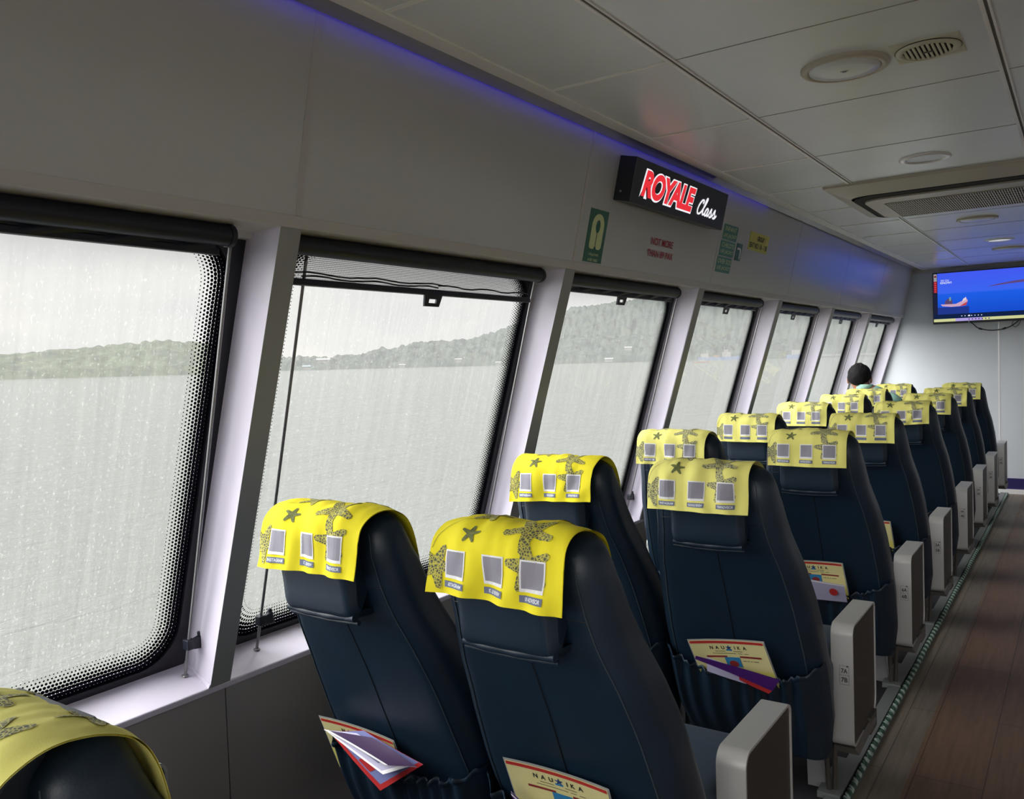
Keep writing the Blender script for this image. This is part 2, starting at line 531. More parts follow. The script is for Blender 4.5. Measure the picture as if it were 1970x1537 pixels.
# ------------------------------------------------------------------ mesh helpers
class MB:
    """collects faces (with material slots) and links them as ONE mesh object"""

    def __init__(s):
        s.v, s.f, s.m, s.uv, s.mats, s.sm = [], [], [], {}, [], []

    def mi(s, mat):
        if mat not in s.mats:
            s.mats.append(mat)
        return s.mats.index(mat)

    def add(s, verts, faces, mat, smooth=False, uvs=None):
        o = len(s.v)
        s.v += [tuple(p) for p in verts]
        k = s.mi(mat)
        for i, f in enumerate(faces):
            if uvs:
                s.uv[len(s.f)] = [uvs[j] for j in f]
            s.f.append([j + o for j in f])
            s.m.append(k)
            s.sm.append(smooth)
        return s

    def box(s, a, b, mat):
        x0, y0, z0 = (min(a[i], b[i]) for i in range(3))
        x1, y1, z1 = (max(a[i], b[i]) for i in range(3))
        v = [(x0, y0, z0), (x1, y0, z0), (x1, y1, z0), (x0, y1, z0), (x0, y0, z1), (x1, y0, z1), (x1, y1, z1), (x0, y1, z1)]
        return s.hexa(v, mat)

    def hexa(s, v, mat):
        return s.add(v, [(0, 3, 2, 1), (4, 5, 6, 7), (0, 1, 5, 4), (1, 2, 6, 5), (2, 3, 7, 6), (3, 0, 4, 7)], mat)

    def prism(s, poly, h, mat, fn, smooth=False):
        """poly: 2-D points, extruded from h[0] to h[1]; fn(a, b, h) -> 3-D"""
        n = len(poly)
        v = [fn(a, b, h[0]) for a, b in poly] + [fn(a, b, h[1]) for a, b in poly]
        s.add(v, [list(range(n))[::-1], list(range(n, 2 * n))], mat)
        s.add(v, [(i, (i + 1) % n, n + (i + 1) % n, n + i) for i in range(n)], mat, smooth)
        return s

    def tube(s, pts, r, mat, n=8, caps=True):
        pts = [Vector(p) for p in pts]
        rs = r if isinstance(r, (list, tuple)) else [r] * len(pts)
        v = []
        ref = None
        for i, p in enumerate(pts):
            t = (pts[min(i + 1, len(pts) - 1)] - pts[max(i - 1, 0)]).normalized()
            if ref is None:
                ref = t.orthogonal().normalized()
            a = (ref - t * ref.dot(t))
            a = a.normalized() if a.length > 1e-6 else t.orthogonal().normalized()
            ref = a
            b = t.cross(a)
            v += [p + rs[i] * (math.cos(2 * PI * k / n) * a + math.sin(2 * PI * k / n) * b) for k in range(n)]
        f = [(i * n + k, i * n + (k + 1) % n, (i + 1) * n + (k + 1) % n, (i + 1) * n + k) for i in range(len(pts) - 1) for k in range(n)]
        s.add(v, f, mat, True)
        if caps:
            L = len(pts) - 1
            s.add(v[:n], [list(range(n))[::-1]], mat)
            s.add(v[L * n:], [list(range(n))], mat)
        return s

    def lathe(s, prof, mat, fn, n=40, smooth=True):
        """prof: (radius, height) pairs; fn(x, y, h) -> 3-D"""
        v = [fn(r * math.cos(2 * PI * k / n), r * math.sin(2 * PI * k / n), h) for r, h in prof for k in range(n)]
        f = [(i * n + k, i * n + (k + 1) % n, (i + 1) * n + (k + 1) % n, (i + 1) * n + k) for i in range(len(prof) - 1) for k in range(n)]
        s.add(v, f, mat, smooth)
        return s

    def grid(s, nu, nv, fn, mat, smooth=True, uvfn=None):
        v = [fn(i / nu, j / nv) for j in range(nv + 1) for i in range(nu + 1)]
        f = [(j * (nu + 1) + i, j * (nu + 1) + i + 1, (j + 1) * (nu + 1) + i + 1, (j + 1) * (nu + 1) + i) for j in range(nv) for i in range(nu)]
        uv = [uvfn(i / nu, j / nv) for j in range(nv + 1) for i in range(nu + 1)] if uvfn else None
        s.add(v, f, mat, smooth, uv)
        return s

    def flat(s, verts2, faces, mat, fn):
        s.add([fn(a, b) for a, b in verts2], faces, mat)
        return s

    def build(s, name, parent=None, loc=None, bevel=0, seg=2, subsurf=0):
        me = bpy.data.meshes.new(name)
        me.from_pydata(s.v, [], s.f)
        for m in s.mats:
            me.materials.append(m)
        me.polygons.foreach_set('material_index', s.m)
        me.polygons.foreach_set('use_smooth', s.sm)
        if s.uv:
            ul = me.uv_layers.new(name='UVMap')
            for p in me.polygons:
                if p.index in s.uv:
                    for li, c in zip(p.loop_indices, s.uv[p.index]):
                        ul.data[li].uv = c
        me.validate()
        me.update()
        o = bpy.data.objects.new(name, me)
        C.objects.link(o)
        if parent:
            o.parent = parent
        if loc:
            o.location = loc
        if bevel:
            b = o.modifiers.new('Bevel', 'BEVEL')
            b.width, b.segments, b.limit_method = bevel, seg, 'ANGLE'
            b.angle_limit = math.radians(40)
        if subsurf:
            d = o.modifiers.new('Subdivision', 'SUBSURF')
            d.levels = d.render_levels = subsurf
        return o


def tag(o, label=None, cat=None, group=None, kind=None):
    if label:
        o['label'] = label
    if cat:
        o['category'] = cat
    if group:
        o['group'] = group
    if kind:
        o['kind'] = kind
    return o


def empty(name, loc, label=None, cat=None, group=None):
    o = bpy.data.objects.new(name, None)
    C.objects.link(o)
    o.location = loc
    o.empty_display_size = .05
    return tag(o, label, cat, group)


def copy_tree(o, parent=None):
    c = o.copy()
    C.objects.link(c)
    c.parent = parent
    for ch in list(o.children):
        copy_tree(ch, c)
    return c


_glyphs = {}


def text2d(txt, size=1.0, bold=0.0, shear=0.0, spacing=1.0, align='CENTER'):
    """flat triangulated lettering: (verts2, faces), origin at the middle of the word box"""
    key = (txt, bold, shear, spacing)
    if key not in _glyphs:
        cu = bpy.data.curves.new('lettering', 'FONT')
        cu.body = txt
        cu.size = 1
        cu.offset = bold
        cu.shear = shear
        cu.space_character = spacing
        ob = bpy.data.objects.new('lettering', cu)
        C.objects.link(ob)
        dg = bpy.context.evaluated_depsgraph_get()
        me = bpy.data.meshes.new_from_object(ob.evaluated_get(dg))
        vs = [(v.co.x, v.co.y) for v in me.vertices]
        fs = [tuple(p.vertices) for p in me.polygons]
        bpy.data.objects.remove(ob)
        bpy.data.curves.remove(cu)
        bpy.data.meshes.remove(me)
        _glyphs[key] = (vs, fs)
    vs, fs = _glyphs[key]
    x0, x1 = min(v[0] for v in vs), max(v[0] for v in vs)
    y0, y1 = min(v[1] for v in vs), max(v[1] for v in vs)
    return vs, fs, (x0, x1, y0, y1)


def text_fit(txt, cx, cy, w, h, **k):
    """lettering scaled to the box w x h about (cx, cy)"""
    vs, fs, (x0, x1, y0, y1) = text2d(txt, **k)
    sx = w / (x1 - x0) if w else h / (y1 - y0)
    sy = h / (y1 - y0) if h else sx
    return [((a - (x0 + x1) / 2) * sx + cx, (b - (y0 + y1) / 2) * sy + cy) for a, b in vs], fs


def catmull(pts, n=8):
    out = []
    P = [pts[0]] + list(pts) + [pts[-1]]
    for i in range(1, len(P) - 2):
        for k in range(n):
            t = k / n
            out.append(tuple(.5 * (2 * P[i][d] + (P[i + 1][d] - P[i - 1][d]) * t + (2 * P[i - 1][d] - 5 * P[i][d] + 4 * P[i + 1][d] - P[i + 2][d]) * t * t + (3 * P[i][d] - P[i - 1][d] - 3 * P[i + 1][d] + P[i + 2][d]) * t ** 3) for d in range(len(pts[0]))))
    out.append(tuple(pts[-1]))
    return out


def stroke2d(pts, w):
    """ribbon of width w along a smooth 2-D stroke"""
    p = catmull(pts, 8)
    v, f = [], []
    for i, (a, b) in enumerate(p):
        q0, q1 = p[max(i - 1, 0)], p[min(i + 1, len(p) - 1)]
        dx, dy = q1[0] - q0[0], q1[1] - q0[1]
        L = math.hypot(dx, dy) or 1
        ww = w * (.75 + .35 * abs(dy / L)) / 2
        v += [(a - dy / L * ww, b + dx / L * ww), (a + dy / L * ww, b - dx / L * ww)]
    f = [(2 * i, 2 * i + 1, 2 * i + 3, 2 * i + 2) for i in range(len(p) - 1)]
    return v, f


def star2d(cx, cy, r, rot=0, arms=5, inner=.42, wob=0, seed=0):
    rnd = random.Random(seed)
    pts = []
    for k in range(arms):
        rr = r * (1 + wob * (rnd.random() - .5))
        a = rot + 2 * PI * k / arms
        ri = inner * r
        pts.append((a - .13, rr * .93))
        pts.append((a, rr))
        pts.append((a + .13, rr * .93))
        pts.append((a + PI / arms, ri))
    return [(cx + q * math.cos(a), cy + q * math.sin(a)) for a, q in pts]


def subdiv_fan(poly, n=3):
    """polygon star-shaped about its mean -> fine triangles"""
    cx = sum(p[0] for p in poly) / len(poly)
    cy = sum(p[1] for p in poly) / len(poly)
    v, f = [], []
    for i in range(len(poly)):
        a, b = poly[i], poly[(i + 1) % len(poly)]
        o = len(v)
        idx = {}
        for r in range(n + 1):
            for c in range(r + 1):
                t = r / n
                s_ = c / r if r else 0
                idx[(r, c)] = o + len(idx)
                q = (a[0] + (b[0] - a[0]) * s_, a[1] + (b[1] - a[1]) * s_)
                v.append((cx + (q[0] - cx) * t, cy + (q[1] - cy) * t))
        for r in range(n):
            for c in range(r + 1):
                f.append((idx[(r, c)], idx[(r + 1, c)], idx[(r + 1, c + 1)]))
                if c < r:
                    f.append((idx[(r, c)], idx[(r + 1, c + 1)], idx[(r, c + 1)]))
    return v, f


def rect2d(x0, y0, x1, y1, n=4):
    v = [(x0 + (x1 - x0) * i / n, y0 + (y1 - y0) * j / n) for j in range(n + 1) for i in range(n + 1)]
    f = [(j * (n + 1) + i, j * (n + 1) + i + 1, (j + 1) * (n + 1) + i + 1, (j + 1) * (n + 1) + i) for j in range(n) for i in range(n)]
    return v, f


def rrect(x0, y0, x1, y1, r, n=8):
    rs = r if isinstance(r, (list, tuple)) else [r] * 4   # corners: (x0,y0) (x1,y0) (x1,y1) (x0,y1)
    out = []
    for (cx, cy, sx, sy, a0), q in zip(((x0, y0, 1, 1, PI), (x1, y0, -1, 1, 1.5 * PI), (x1, y1, -1, -1, 0), (x0, y1, 1, -1, .5 * PI)), rs):
        for k in range(n + 1):
            a = a0 + k / n * PI / 2
            out.append((cx + sx * q + q * math.cos(a), cy + sy * q + q * math.sin(a)))
    return out


# ------------------------------------------------------------------ the cabin shell
D = 9.34          # end wall
Y0 = -1.6         # wall behind the camera
ZC = 2.206        # ceiling
XR = 3.75         # right wall


def X(z):         # inner plane of the sloping window wall
    return -1.714 - .3056 * (1.168 - z)


GD = .125         # glass lies this far outboard of the inner plane
WO = Vector((-1.53, 0, 1.765))                     # foot of the upper panel
WN = Vector((1, 0, -.234)).normalized()            # its inward normal
WU = Vector((.234, 0, 1)).normalized()             # up the panel


def onwall(y, s, off=0.0):
    p = WO + WU * s + WN * off
    return (p.x, y, p.z)


fl = MB()
fl.box((-2.2, Y0, -.08), (-.69, D, 0), M['carpet'])
fl.box((-.69, Y0, -.08), (-.615, D, .0), M['track'])
fl.box((-.615, Y0, -.08), (-.49, D, 0), M['strip'])
fl.box((-.49, Y0, -.08), (XR, D, 0), M['wood'])
tag(fl.build('floor'), 'dark wood plank aisle floor with a paler strip beside the seats', 'floor', kind='structure')

# seat track along the aisle edge
tr_ = MB()
tr_.box((-.685, Y0, 0), (-.640, D - .03, .012), M['track'])
tag(tr_.build('trim_1'), 'grey seat track along the aisle edge', 'trim', kind='structure')

ce = MB()
ce.box((-1.304, Y0, ZC), (XR, D, ZC + .05), M['ceil'])
ce.box((-1.9, Y0, ZC + .12), (XR, D, ZC + .2), M['dark_gap'])
ceiling = tag(ce.build('ceiling'), 'grey panelled cabin ceiling', 'ceiling', kind='structure')
seams = MB()
for x in (-.92, -.189, .545, 1.28, 2.0):
    seams.box((x - .014, Y0, ZC - .004), (x - .004, D, ZC + .001), M['ceil_strip'])
    seams.box((x - .004, Y0, ZC - .0012), (x + .004, D, ZC + .001), M['seam_gap'])
    seams.box((x + .004, Y0, ZC - .004), (x + .009, D, ZC + .001), M['ceil_strip'])
yy = 1.455
k = 0
ys_t = [.05, .75, 1.455, 2.17, 2.868, 3.585, 4.24, 4.96, 5.65, 6.31, 7.0, 7.7, 8.4]
for y in ys_t:
    seams.box((-1.304, y - .009, ZC - .003), (-.934, y + .005, ZC + .001), M['ceil_strip'])
    seams.box((-1.304, y + .005, ZC - .0012), (-.934, y + .0065, ZC + .001), M['seam_line'])
    seams.box((-.911, y - .0016, ZC - .0012), (XR, y + .0016, ZC + .001), M['seam_line'])
seams.build('seam', ceiling)

t2 = MB()
t2.box((-1.352, Y0, ZC - .005), (-1.300, D, ZC + .03), M['ceil_strip'])
tag(t2.build('trim_2', bevel=.003), 'pale edge strip along the ceiling panels', 'trim', kind='structure')
t3 = MB()
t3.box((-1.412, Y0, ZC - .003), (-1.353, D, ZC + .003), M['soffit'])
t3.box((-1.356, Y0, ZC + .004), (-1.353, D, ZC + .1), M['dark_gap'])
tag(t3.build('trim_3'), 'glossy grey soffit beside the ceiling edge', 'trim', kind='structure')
led = MB()
led.box((-1.400, Y0, ZC + .042), (-1.384, 4.6, ZC + .048), M['led'])
tag(led.build('led_strip'), 'blue light strip hidden in the cove above the wall panels', 'light strip')

# sloping window wall: upper panel, header, sill, lower panel, pillars
wl = MB()
s_top = .56
seam_y = [-1.25, .05, 1.368, 2.66, 4.0, 5.3, 6.62, 7.95]
edges = [Y0] + seam_y + [D]
for a, b in zip(edges[:-1], edges[1:]):
    g = .0022
    v = [onwall(a + g, 0, 0), onwall(b - g, 0, 0), onwall(b - g, s_top, 0), onwall(a + g, s_top, 0)]
    w = [onwall(a + g, 0, -.03), onwall(b - g, 0, -.03), onwall(b - g, s_top, -.03), onwall(a + g, s_top, -.03)]
    wl.hexa([v[0], v[1], w[1], w[0], v[3], v[2], w[2], w[3]], M['wall'])
v = [onwall(Y0, 0, -.012), onwall(D, 0, -.012), onwall(D, s_top, -.012), onwall(Y0, s_top, -.012)]
w = [onwall(Y0, 0, -.06), onwall(D, 0, -.06), onwall(D, s_top, -.06), onwall(Y0, s_top, -.06)]
wl.hexa([v[0], v[1], w[1], w[0], v[3], v[2], w[2], w[3]], M['rail'])
for y_ in (.05, 1.368, 2.66):
    v = [onwall(y_ - .009, .002, .0022), onwall(y_ + .009, .002, .0022), onwall(y_ + .009, s_top, .0022), onwall(y_ - .009, s_top, .0022)]
    w = [onwall(y_ - .010, .002, -.004), onwall(y_ + .010, .002, -.004), onwall(y_ + .010, s_top, -.004), onwall(y_ - .010, s_top, -.004)]
    wl.hexa([v[0], v[1], w[1], w[0], v[3], v[2], w[2], w[3]], M['rail'])
# outer skin above and below the windows
wl.hexa([(X(1.72) - .19, Y0, 1.72), (X(1.72) - .10, Y0, 1.72), (X(1.72) - .10, D, 1.72), (X(1.72) - .19, D, 1.72),
         (X(2.3) - .19, Y0, 2.4), (X(2.3) - .10, Y0, 2.4), (X(2.3) - .10, D, 2.4), (X(2.3) - .19, D, 2.4)], M['wall'])
# lower panel in sheets
ledges = [Y0, .06, 1.375, 2.68, 3.95, 5.25, 6.55, 7.85, D]
for a, b in zip(ledges[:-1], ledges[1:]):
    wl.box((-1.93, a + .0018, .0), (-1.895, b - .0018, .567), M['wall_lower'])
wl.box((-2.02, Y0, -.05), (-1.91, D, .575), M['dark_gap'])
tag(wl.build('wall_left'), 'sloping panelled wall above and below the windows', 'wall', kind='structure')

rl = MB()
rl.hexa([(X(1.745) - .16, Y0, 1.735), (X(1.745) + .004, Y0, 1.738), (X(1.745) + .004, D, 1.738), (X(1.745) - .16, D, 1.735),
         (X(1.745) - .16, Y0, 1.768), (X(1.745) + .010, Y0, 1.766), (X(1.745) + .010, D, 1.766), (X(1.745) - .16, D, 1.768)], M['rail'])
tag(rl.build('trim_4', bevel=.002), 'pale rail running along the tops of the windows', 'trim', kind='structure')

sl = MB()
sl.hexa([(X(.583) - .17, Y0, .585), (X(.583), Y0, .566), (X(.583), D, .566), (X(.583) - .17, D, .585),
         (X(.64) - .17, Y0, .652), (X(.583), Y0, .583), (X(.583), D, .583), (X(.64) - .17, D, .652)], M['lav'])
tag(sl.build('trim_5', bevel=.003), 'lavender white window sill', 'trim', kind='structure')

PILLARS = [(-1.27, -1.20), (.03, .10), (1.328, 1.391), (2.623, 2.692), (3.893, 3.966), (5.18, 5.255), (6.49, 6.565), (7.80, 7.875), (9.285, D)]
for i, (a, b) in enumerate(PILLARS):
    pm = MB()
    z0, z1 = .578, 1.742

    def pz(y, z, off):
        return (X(z) - off, y, z)
    r = .006
    pm.hexa([pz(a, z0, .127), pz(a, z0, 0), pz(b, z0, 0), pz(b, z0, .127), pz(a, z1, .127), pz(a, z1, 0), pz(b, z1, 0), pz(b, z1, .127)], M['lav'])
    # the face towards the cabin has its shade put into a grey paint
    pm.m[3] = pm.mi(M['pillar_shade'])
    # fillet of sealant at the foot
    if i in (2, 3):
        pm.hexa([pz(a - .007, z0 + .003, .12), pz(a - .007, z0 + .003, -.0), pz(a, z0 + .003, -.0), pz(a, z0 + .003, .12),
                 pz(a - .002, z0 + .06, .12), pz(a - .002, z0 + .014, 0), pz(a, z0 + .014, 0), pz(a, z0 + .06, .12)], M['lav'])
    tag(pm.build('trim_%d' % (6 + i), bevel=.007, seg=3), 'lavender white window pillar', 'trim', kind='structure')

# windows: gasket, halftone border, pane
ZB, ZT = .622, 1.75


def gl_pt(y, z, off=0.0):
    return (X(z) - GD + off, y, z)


for i in range(len(PILLARS) - 1):
    ya, yb = PILLARS[i][1], PILLARS[i + 1][0]
    wroot = empty('window_%d' % (i + 1), gl_pt((ya + yb) / 2, ZB), 'cabin window %s with dotted black border' % ('nearest the camera' if i == 1 else 'in the sloping wall'), 'window')
    wroot['kind'] = 'structure'
    L0 = Vector(wroot.location)

    def g(y, z, off=0.0):
        return tuple(Vector(gl_pt(y, z, off)) - L0)
    q = MB()
    q.add([g(ya - .02, ZB), g(yb + .02, ZB), g(yb + .02, ZT), g(ya - .02, ZT)], [(0, 1, 2, 3)], M['glass'])
    q.build('pane', wroot)
    # black gasket ring
    outer = rrect(ya - .004, ZB, yb + .004, ZT, .004, 12)
    gw = .036
    inner = rrect(ya + gw, ZB + gw * .8, yb - gw, ZT - .03, .105, 12)
    n = len(outer)
    q = MB()
    vv = [g(a, b, .004) for a, b in outer] + [g(a, b, .010) for a, b in inner] + [g(a, b, .0) for a, b in inner]
    q.add(vv, [(j, (j + 1) % n, n + (j + 1) % n, n + j) for j in range(n)], M['rubber'])
    q.add(vv, [(n + j, n + (j + 1) % n, 2 * n + (j + 1) % n, 2 * n + j) for j in range(n)], M['rubber'])
    q.build('gasket', wroot)
    # halftone border printed on the pane
    bw = .075
    inn2 = rrect(ya + gw + bw, ZB + gw * .8 + bw, yb - gw - bw, ZT - .052, [.055, .055, .085, .085], 12)
    inn1 = rrect(ya + gw - .002, ZB + gw * .8 - .002, yb - gw + .002, ZT - .028, .107, 12)
    q = MB()
    # densify straight runs so dots stay square
    ring1, ring2 = [], []
    for j in range(n):
        a, b = inn1[j], inn1[(j + 1) % n]
        c, d = inn2[j], inn2[(j + 1) % n]
        m_ = max(1, int(math.dist(a, b) / .05))
        for t in range(m_):
            ring1.append((a[0] + (b[0] - a[0]) * t / m_, a[1] + (b[1] - a[1]) * t / m_))
            ring2.append((c[0] + (d[0] - c[0]) * t / m_, c[1] + (d[1] - c[1]) * t / m_))
    nn = len(ring1)
    ln = [0]
    for j in range(nn):
        p1 = ((ring1[j][0] + ring2[j][0]) / 2, (ring1[j][1] + ring2[j][1]) / 2)
        k2 = (j + 1) % nn
        p2 = ((ring1[k2][0] + ring2[k2][0]) / 2, (ring1[k2][1] + ring2[k2][1]) / 2)
        ln.append(ln[-1] + math.dist(p1, p2))
    tot = ln[-1]
    cells = round(tot / (bw / 8))
    for j in range(nn):
        k2 = (j + 1) % nn
        u0_, u1_ = ln[j] / tot * cells, ln[j + 1] / tot * cells
        q.add([g(*ring1[j], .002), g(*ring1[k2], .002), g(*ring2[k2], .002), g(*ring2[j], .002)], [(0, 1, 2, 3)], M['dots'],
              uvs=[(u0_, 0), (u1_, 0), (u1_, 1), (u0_, 1)])
    q.build('halftone_border', wroot)

# end wall with a panel joint, blue plinth and white skirting
ew = MB()
def end_panel(x0, x1, y0, y1):
    # left edge of the first sheet follows the sloping side wall
    for z0, z1, f0, f1 in ((-.05, .6, -1.93, -1.93), (.6, 1.75, X(.6) - .10, X(1.75) - .10), (1.75, 2.4, X(1.75) - .10, X(2.4) - .10)):
        a0, a1 = (f0, f1) if x0 is None else (x0, x0)
        ew.hexa([(a0, y0, z0), (x1, y0, z0), (x1, y1, z0), (a0, y1, z0), (a1, y0, z1), (x1, y0, z1), (x1, y1, z1), (a1, y1, z1)], M['end'])


end_panel(None, -.695, D, D + .06)
end_panel(-.689, .55, D, D + .06)
end_panel(.556, XR, D, D + .06)
end_panel(None, XR, D + .01, D + .1)
ew.box((-.698, D - .002, .0), (-.686, D + .004, ZC), M['whitetrim'])
tag(ew.build('wall_front'), 'pale blue grey end wall behind the television', 'wall', kind='structure')
bb = MB()
bb.box((-.70, D - .04, .045), (XR, D, .145), M['bluetrim'])
bb.box((-.70, D - .055, 0), (XR, D, .045), M['whitetrim'])
tag(bb.build('baseboard_front'), 'dark blue plinth with white skirting at the foot of the end wall', 'baseboard', kind='structure')
cv = MB()
cv.box((-1.46, D - .02, ZC - .03), (XR, D, ZC), M['rail'])
tag(cv.build('trim_20'), 'grey moulding where the end wall meets the ceiling', 'trim', kind='structure')

# the unseen side and back of the cabin; back openings added and side ones sized for their light
wr = MB()
wr.box((XR, Y0, -.05), (XR + .05, D, .85), M['wall'])
wr.box((XR - .3, Y0, 1.55), (XR - .25, D, 2.4), M['wall'])
for a, b in PILLARS:
    wr.box((XR - .2, a, .6), (XR, b, 1.74), M['lav'])
tag(wr.build('wall_right'), 'opposite window wall of the cabin', 'wall', kind='structure')
wb = MB()
wb.box((-2.1, Y0 - .06, -.05), (XR, Y0, .85), M['wall'])
wb.box((-2.1, Y0 - .06, 2.0), (XR, Y0, 2.4), M['wall'])
for x_ in (-2.1, -.45, 1.2, 2.3, XR - .12):
    wb.box((x_, Y0 - .06, .85), (x_ + .12, Y0, 2.0), M['wall'])
tag(wb.build('wall_back'), 'unseen back wall of the cabin with openings added for light', 'wall', kind='structure')

# ------------------------------------------------------------------ roller blinds
ORD = ['nearest', 'second', 'third', 'fourth', 'fifth', 'sixth', 'last']
BL = [(.13, 1.225, 0), (1.405, 2.535, .045), (2.70, 3.74, 0), (3.975, 4.975, 0), (5.262, 6.24, 0), (6.57, 7.60, 0), (7.88, 9.10, 0)]
BLAB = ['black roller blind rolled up at the near left window, tube crossing the frame edge',
        'black roller blind left slightly lowered, mesh fabric showing below its tube',
        'black roller blind rolled up at the window under the green lifejackets sign',
        'black roller blind rolled up at the window under the green sticker column',
        'black roller blind rolled up at the third window from the end wall',
        'black roller blind rolled up at the second window from the end wall',
        'black roller blind rolled up at the window nearest the end wall']
for i, (a, b, drop) in enumerate(BL):
    zt = 1.712
    off = .052

    def bp(y, z, o=0.0):
        return Vector((X(z) - off + o, y, z))
    root = empty('roller_blind', bp((a + b) / 2, zt), BLAB[i], 'blind', 'roller blinds over the windows')
    L0 = Vector(root.location)
    q = MB()
    q.tube([bp(a, zt) - L0, bp(b, zt) - L0], .0245, M['black'], 20)
    q.build('blind_tube', root, bevel=.003)
    for yy_ in (a - .008, b - .004):
        q = MB()
        q.tube([bp(yy_, zt) - L0, bp(yy_ + .012, zt) - L0], .0265, M['black'], 20)
        q.build('end_cap', root, bevel=.003)
    zb = zt - .034 - drop * 1.15
    ofb = -.012
    q = MB()
    q.grid(40, 8, lambda u, v: tuple(bp(a + .035 + (b - a - .06) * u, zt - .02 + (zb - zt + .02) * v, -.012 - (.006 * math.sin(PI * v) * (1 + .6 * math.sin(u * 23)) if drop else 0)) - L0), M['mesh'])
    if not drop:
        # folded slack of fabric between tube and bar
        q.grid(60, 6, lambda u, v: tuple(bp(a + .035 + (b - a - .06) * u, zt - .022 - .02 * v, -.004 + .004 * math.sin(u * 40 + v * 3)) - L0), M['black'])
    else:
        for zz, y0_, y1_ in ((zb + .022, a + .03, a + .62), (zb + .014, a + .06, a + .60), (zb + .020, a + .60, b - .03)):
            q.tube([bp(y0_ + (y1_ - y0_) * t / 12, zz + .003 * math.sin(t * 1.3), -.008) - L0 for t in range(13)], .0025, M['black'], 6)
    q.build('blind_fabric', root)
    q = MB()
    q.box(Vector(bp(a - .004, zb - .009, ofb - .006)) - L0, Vector(bp(b - .012, zb + .009, ofb + .006)) - L0, M['black'])
    hb = q.build('hem_bar', root, bevel=.004)
    # pull tab with a slot
    ym = a + (b - a) * (.515 if i == 1 else .5)
    q = MB()
    tw, th = .042, .036
    prof_o = [(-tw, 0), (tw, 0), (tw * .82, -th), (-tw * .82, -th)]
    prof_i = [(-tw * .42, -.014), (tw * .42, -.014), (tw * .42, -.026), (-tw * .42, -.026)]
    fo = lambda a_, b_, h: tuple(bp(ym + a_, zb - .006 + b_, ofb + .006 + h) - L0)
    vv = [fo(p[0], p[1], h) for h in (-.003, .003) for p in prof_o + prof_i]
    fc = []
    for kk in range(4):
        k2 = (kk + 1) % 4
        fc += [(kk, k2, 4 + k2, 4 + kk), (8 + k2, 8 + kk, 12 + kk, 12 + k2), (kk, 8 + kk, 8 + k2, k2), (4 + k2, 12 + k2, 12 + kk, 4 + kk)]
    q.add(vv, fc, M['black'])
    q.build('pull_tab', hb)
    if i < 6:
        for yy_, side in ((PILLARS[i + 1][1] + .14, 'l'), (PILLARS[i + 2][0] - .028, 'r')):
            if i == 0 and side == 'l':
                continue
            zlo = .612
            q = MB()
            offr = .074
            top = bp(yy_ - .05, zt - .02, -.02)
            bot = Vector((X(zlo) - offr, yy_, zlo))
            q.tube([top - L0, bot - L0], .0042, M['steel'], 8)
            rod = q.build('guide_rod', root)
            q = MB()
            t = .135
            cpt = bot.lerp(top, t * .62)
            q.box(cpt - L0 + Vector((-.012, -.010, -.014)), cpt - L0 + Vector((.012, .012, .014)), M['black'])
            q.hexa([tuple(cpt - L0 + Vector(d)) for d in ((-.006, .010, -.016), (.008, .010, -.016), (.008, .044, -.020), (-.006, .044, -.020), (-.006, .010, .010), (.008, .010, .010), (.008, .040, .017), (-.006, .040, .017))], M['black'])
            q.box(cpt - L0 + Vector((-.004, .028, .014)), cpt - L0 + Vector((.006, .038, .026)), M['black'])
            q.build('cord_clip', rod, bevel=.003)
            q = MB()
            q.lathe([(.0, .004), (.008, .004), (.010, 0)], M['steel'], lambda x, y, h: tuple(bot - L0 + Vector((x, y, h))), 12)
            q.build('rod_foot', rod)

# ------------------------------------------------------------------ seats
REAR = [(.17, .215), (.30, .165), (.448, .110), (.565, .058), (.718, -.006), (.87, -.078), (.95, -.108), (1.02, -.124), (1.065, -.118), (1.088, -.098), (1.100, -.07), (1.103, -.05)]
THICK = [(.17, .09), (.30, .13), (.448, .15), (.718, .155), (.87, .145), (1.0, .125), (1.065, .095), (1.088, .065), (1.100, .025), (1.103, .004)]
HALF = [(.17, .215), (.30, .238), (.448, .240), (.56, .237), (.68, .228), (.80, .212), (.90, .190), (1.0, .178), (1.05, .172), (1.075, .160), (1.092, .138), (1.103, .10)]


def interp(tab, z):
    if z <= tab[0][0]:
        return tab[0][1]
    for (a, p), (b, q) in zip(tab[:-1], tab[1:]):
        if z <= b:
            t = (z - a) / (b - a)
            return p + (q - p) * t
    return tab[-1][1]


def rear_y(z, x=0.0):
    h = interp(HALF, z)
    e = max(0, (abs(x) - h + .055) / .055)
    return interp(REAR, z) + .055 * (1 - math.sqrt(max(0, 1 - min(e, 1) ** 2)))


def seat_ring(z):
    h, y, t = interp(HALF, z), interp(REAR, z), interp(THICK, z)
    rr = min(.058, t * .5, h * .5)
    rf = min(.045, t * .45)
    pts = []
    nx = 10
    for k in range(nx + 1):                       # rear face, left to right
        pts.append((-h + rr + (2 * h - 2 * rr) * k / nx, y))
    for k in range(1, 9):
        a = k / 8 * PI / 2
        pts.append((h - rr + rr * math.sin(a), y + rr - rr * math.cos(a)))
    for k in range(0, 9):
        a = k / 8 * PI / 2
        pts.append((h - rf + rf * math.cos(a), y + t - rf + rf * math.sin(a)))
    for k in range(1, nx):
        pts.append((h - rf - (2 * h - 2 * rf) * k / nx, y + t))
    for k in range(0, 9):
        a = k / 8 * PI / 2
        pts.append((-h + rf - rf * math.sin(a), y + t - rf + rf * math.cos(a)))
    for k in range(0, 8):
        a = k / 8 * PI / 2
        pts.append((-h + rr - rr * math.cos(a), y + rr - rr * math.sin(a)))
    return [(a, b, z) for a, b in pts]


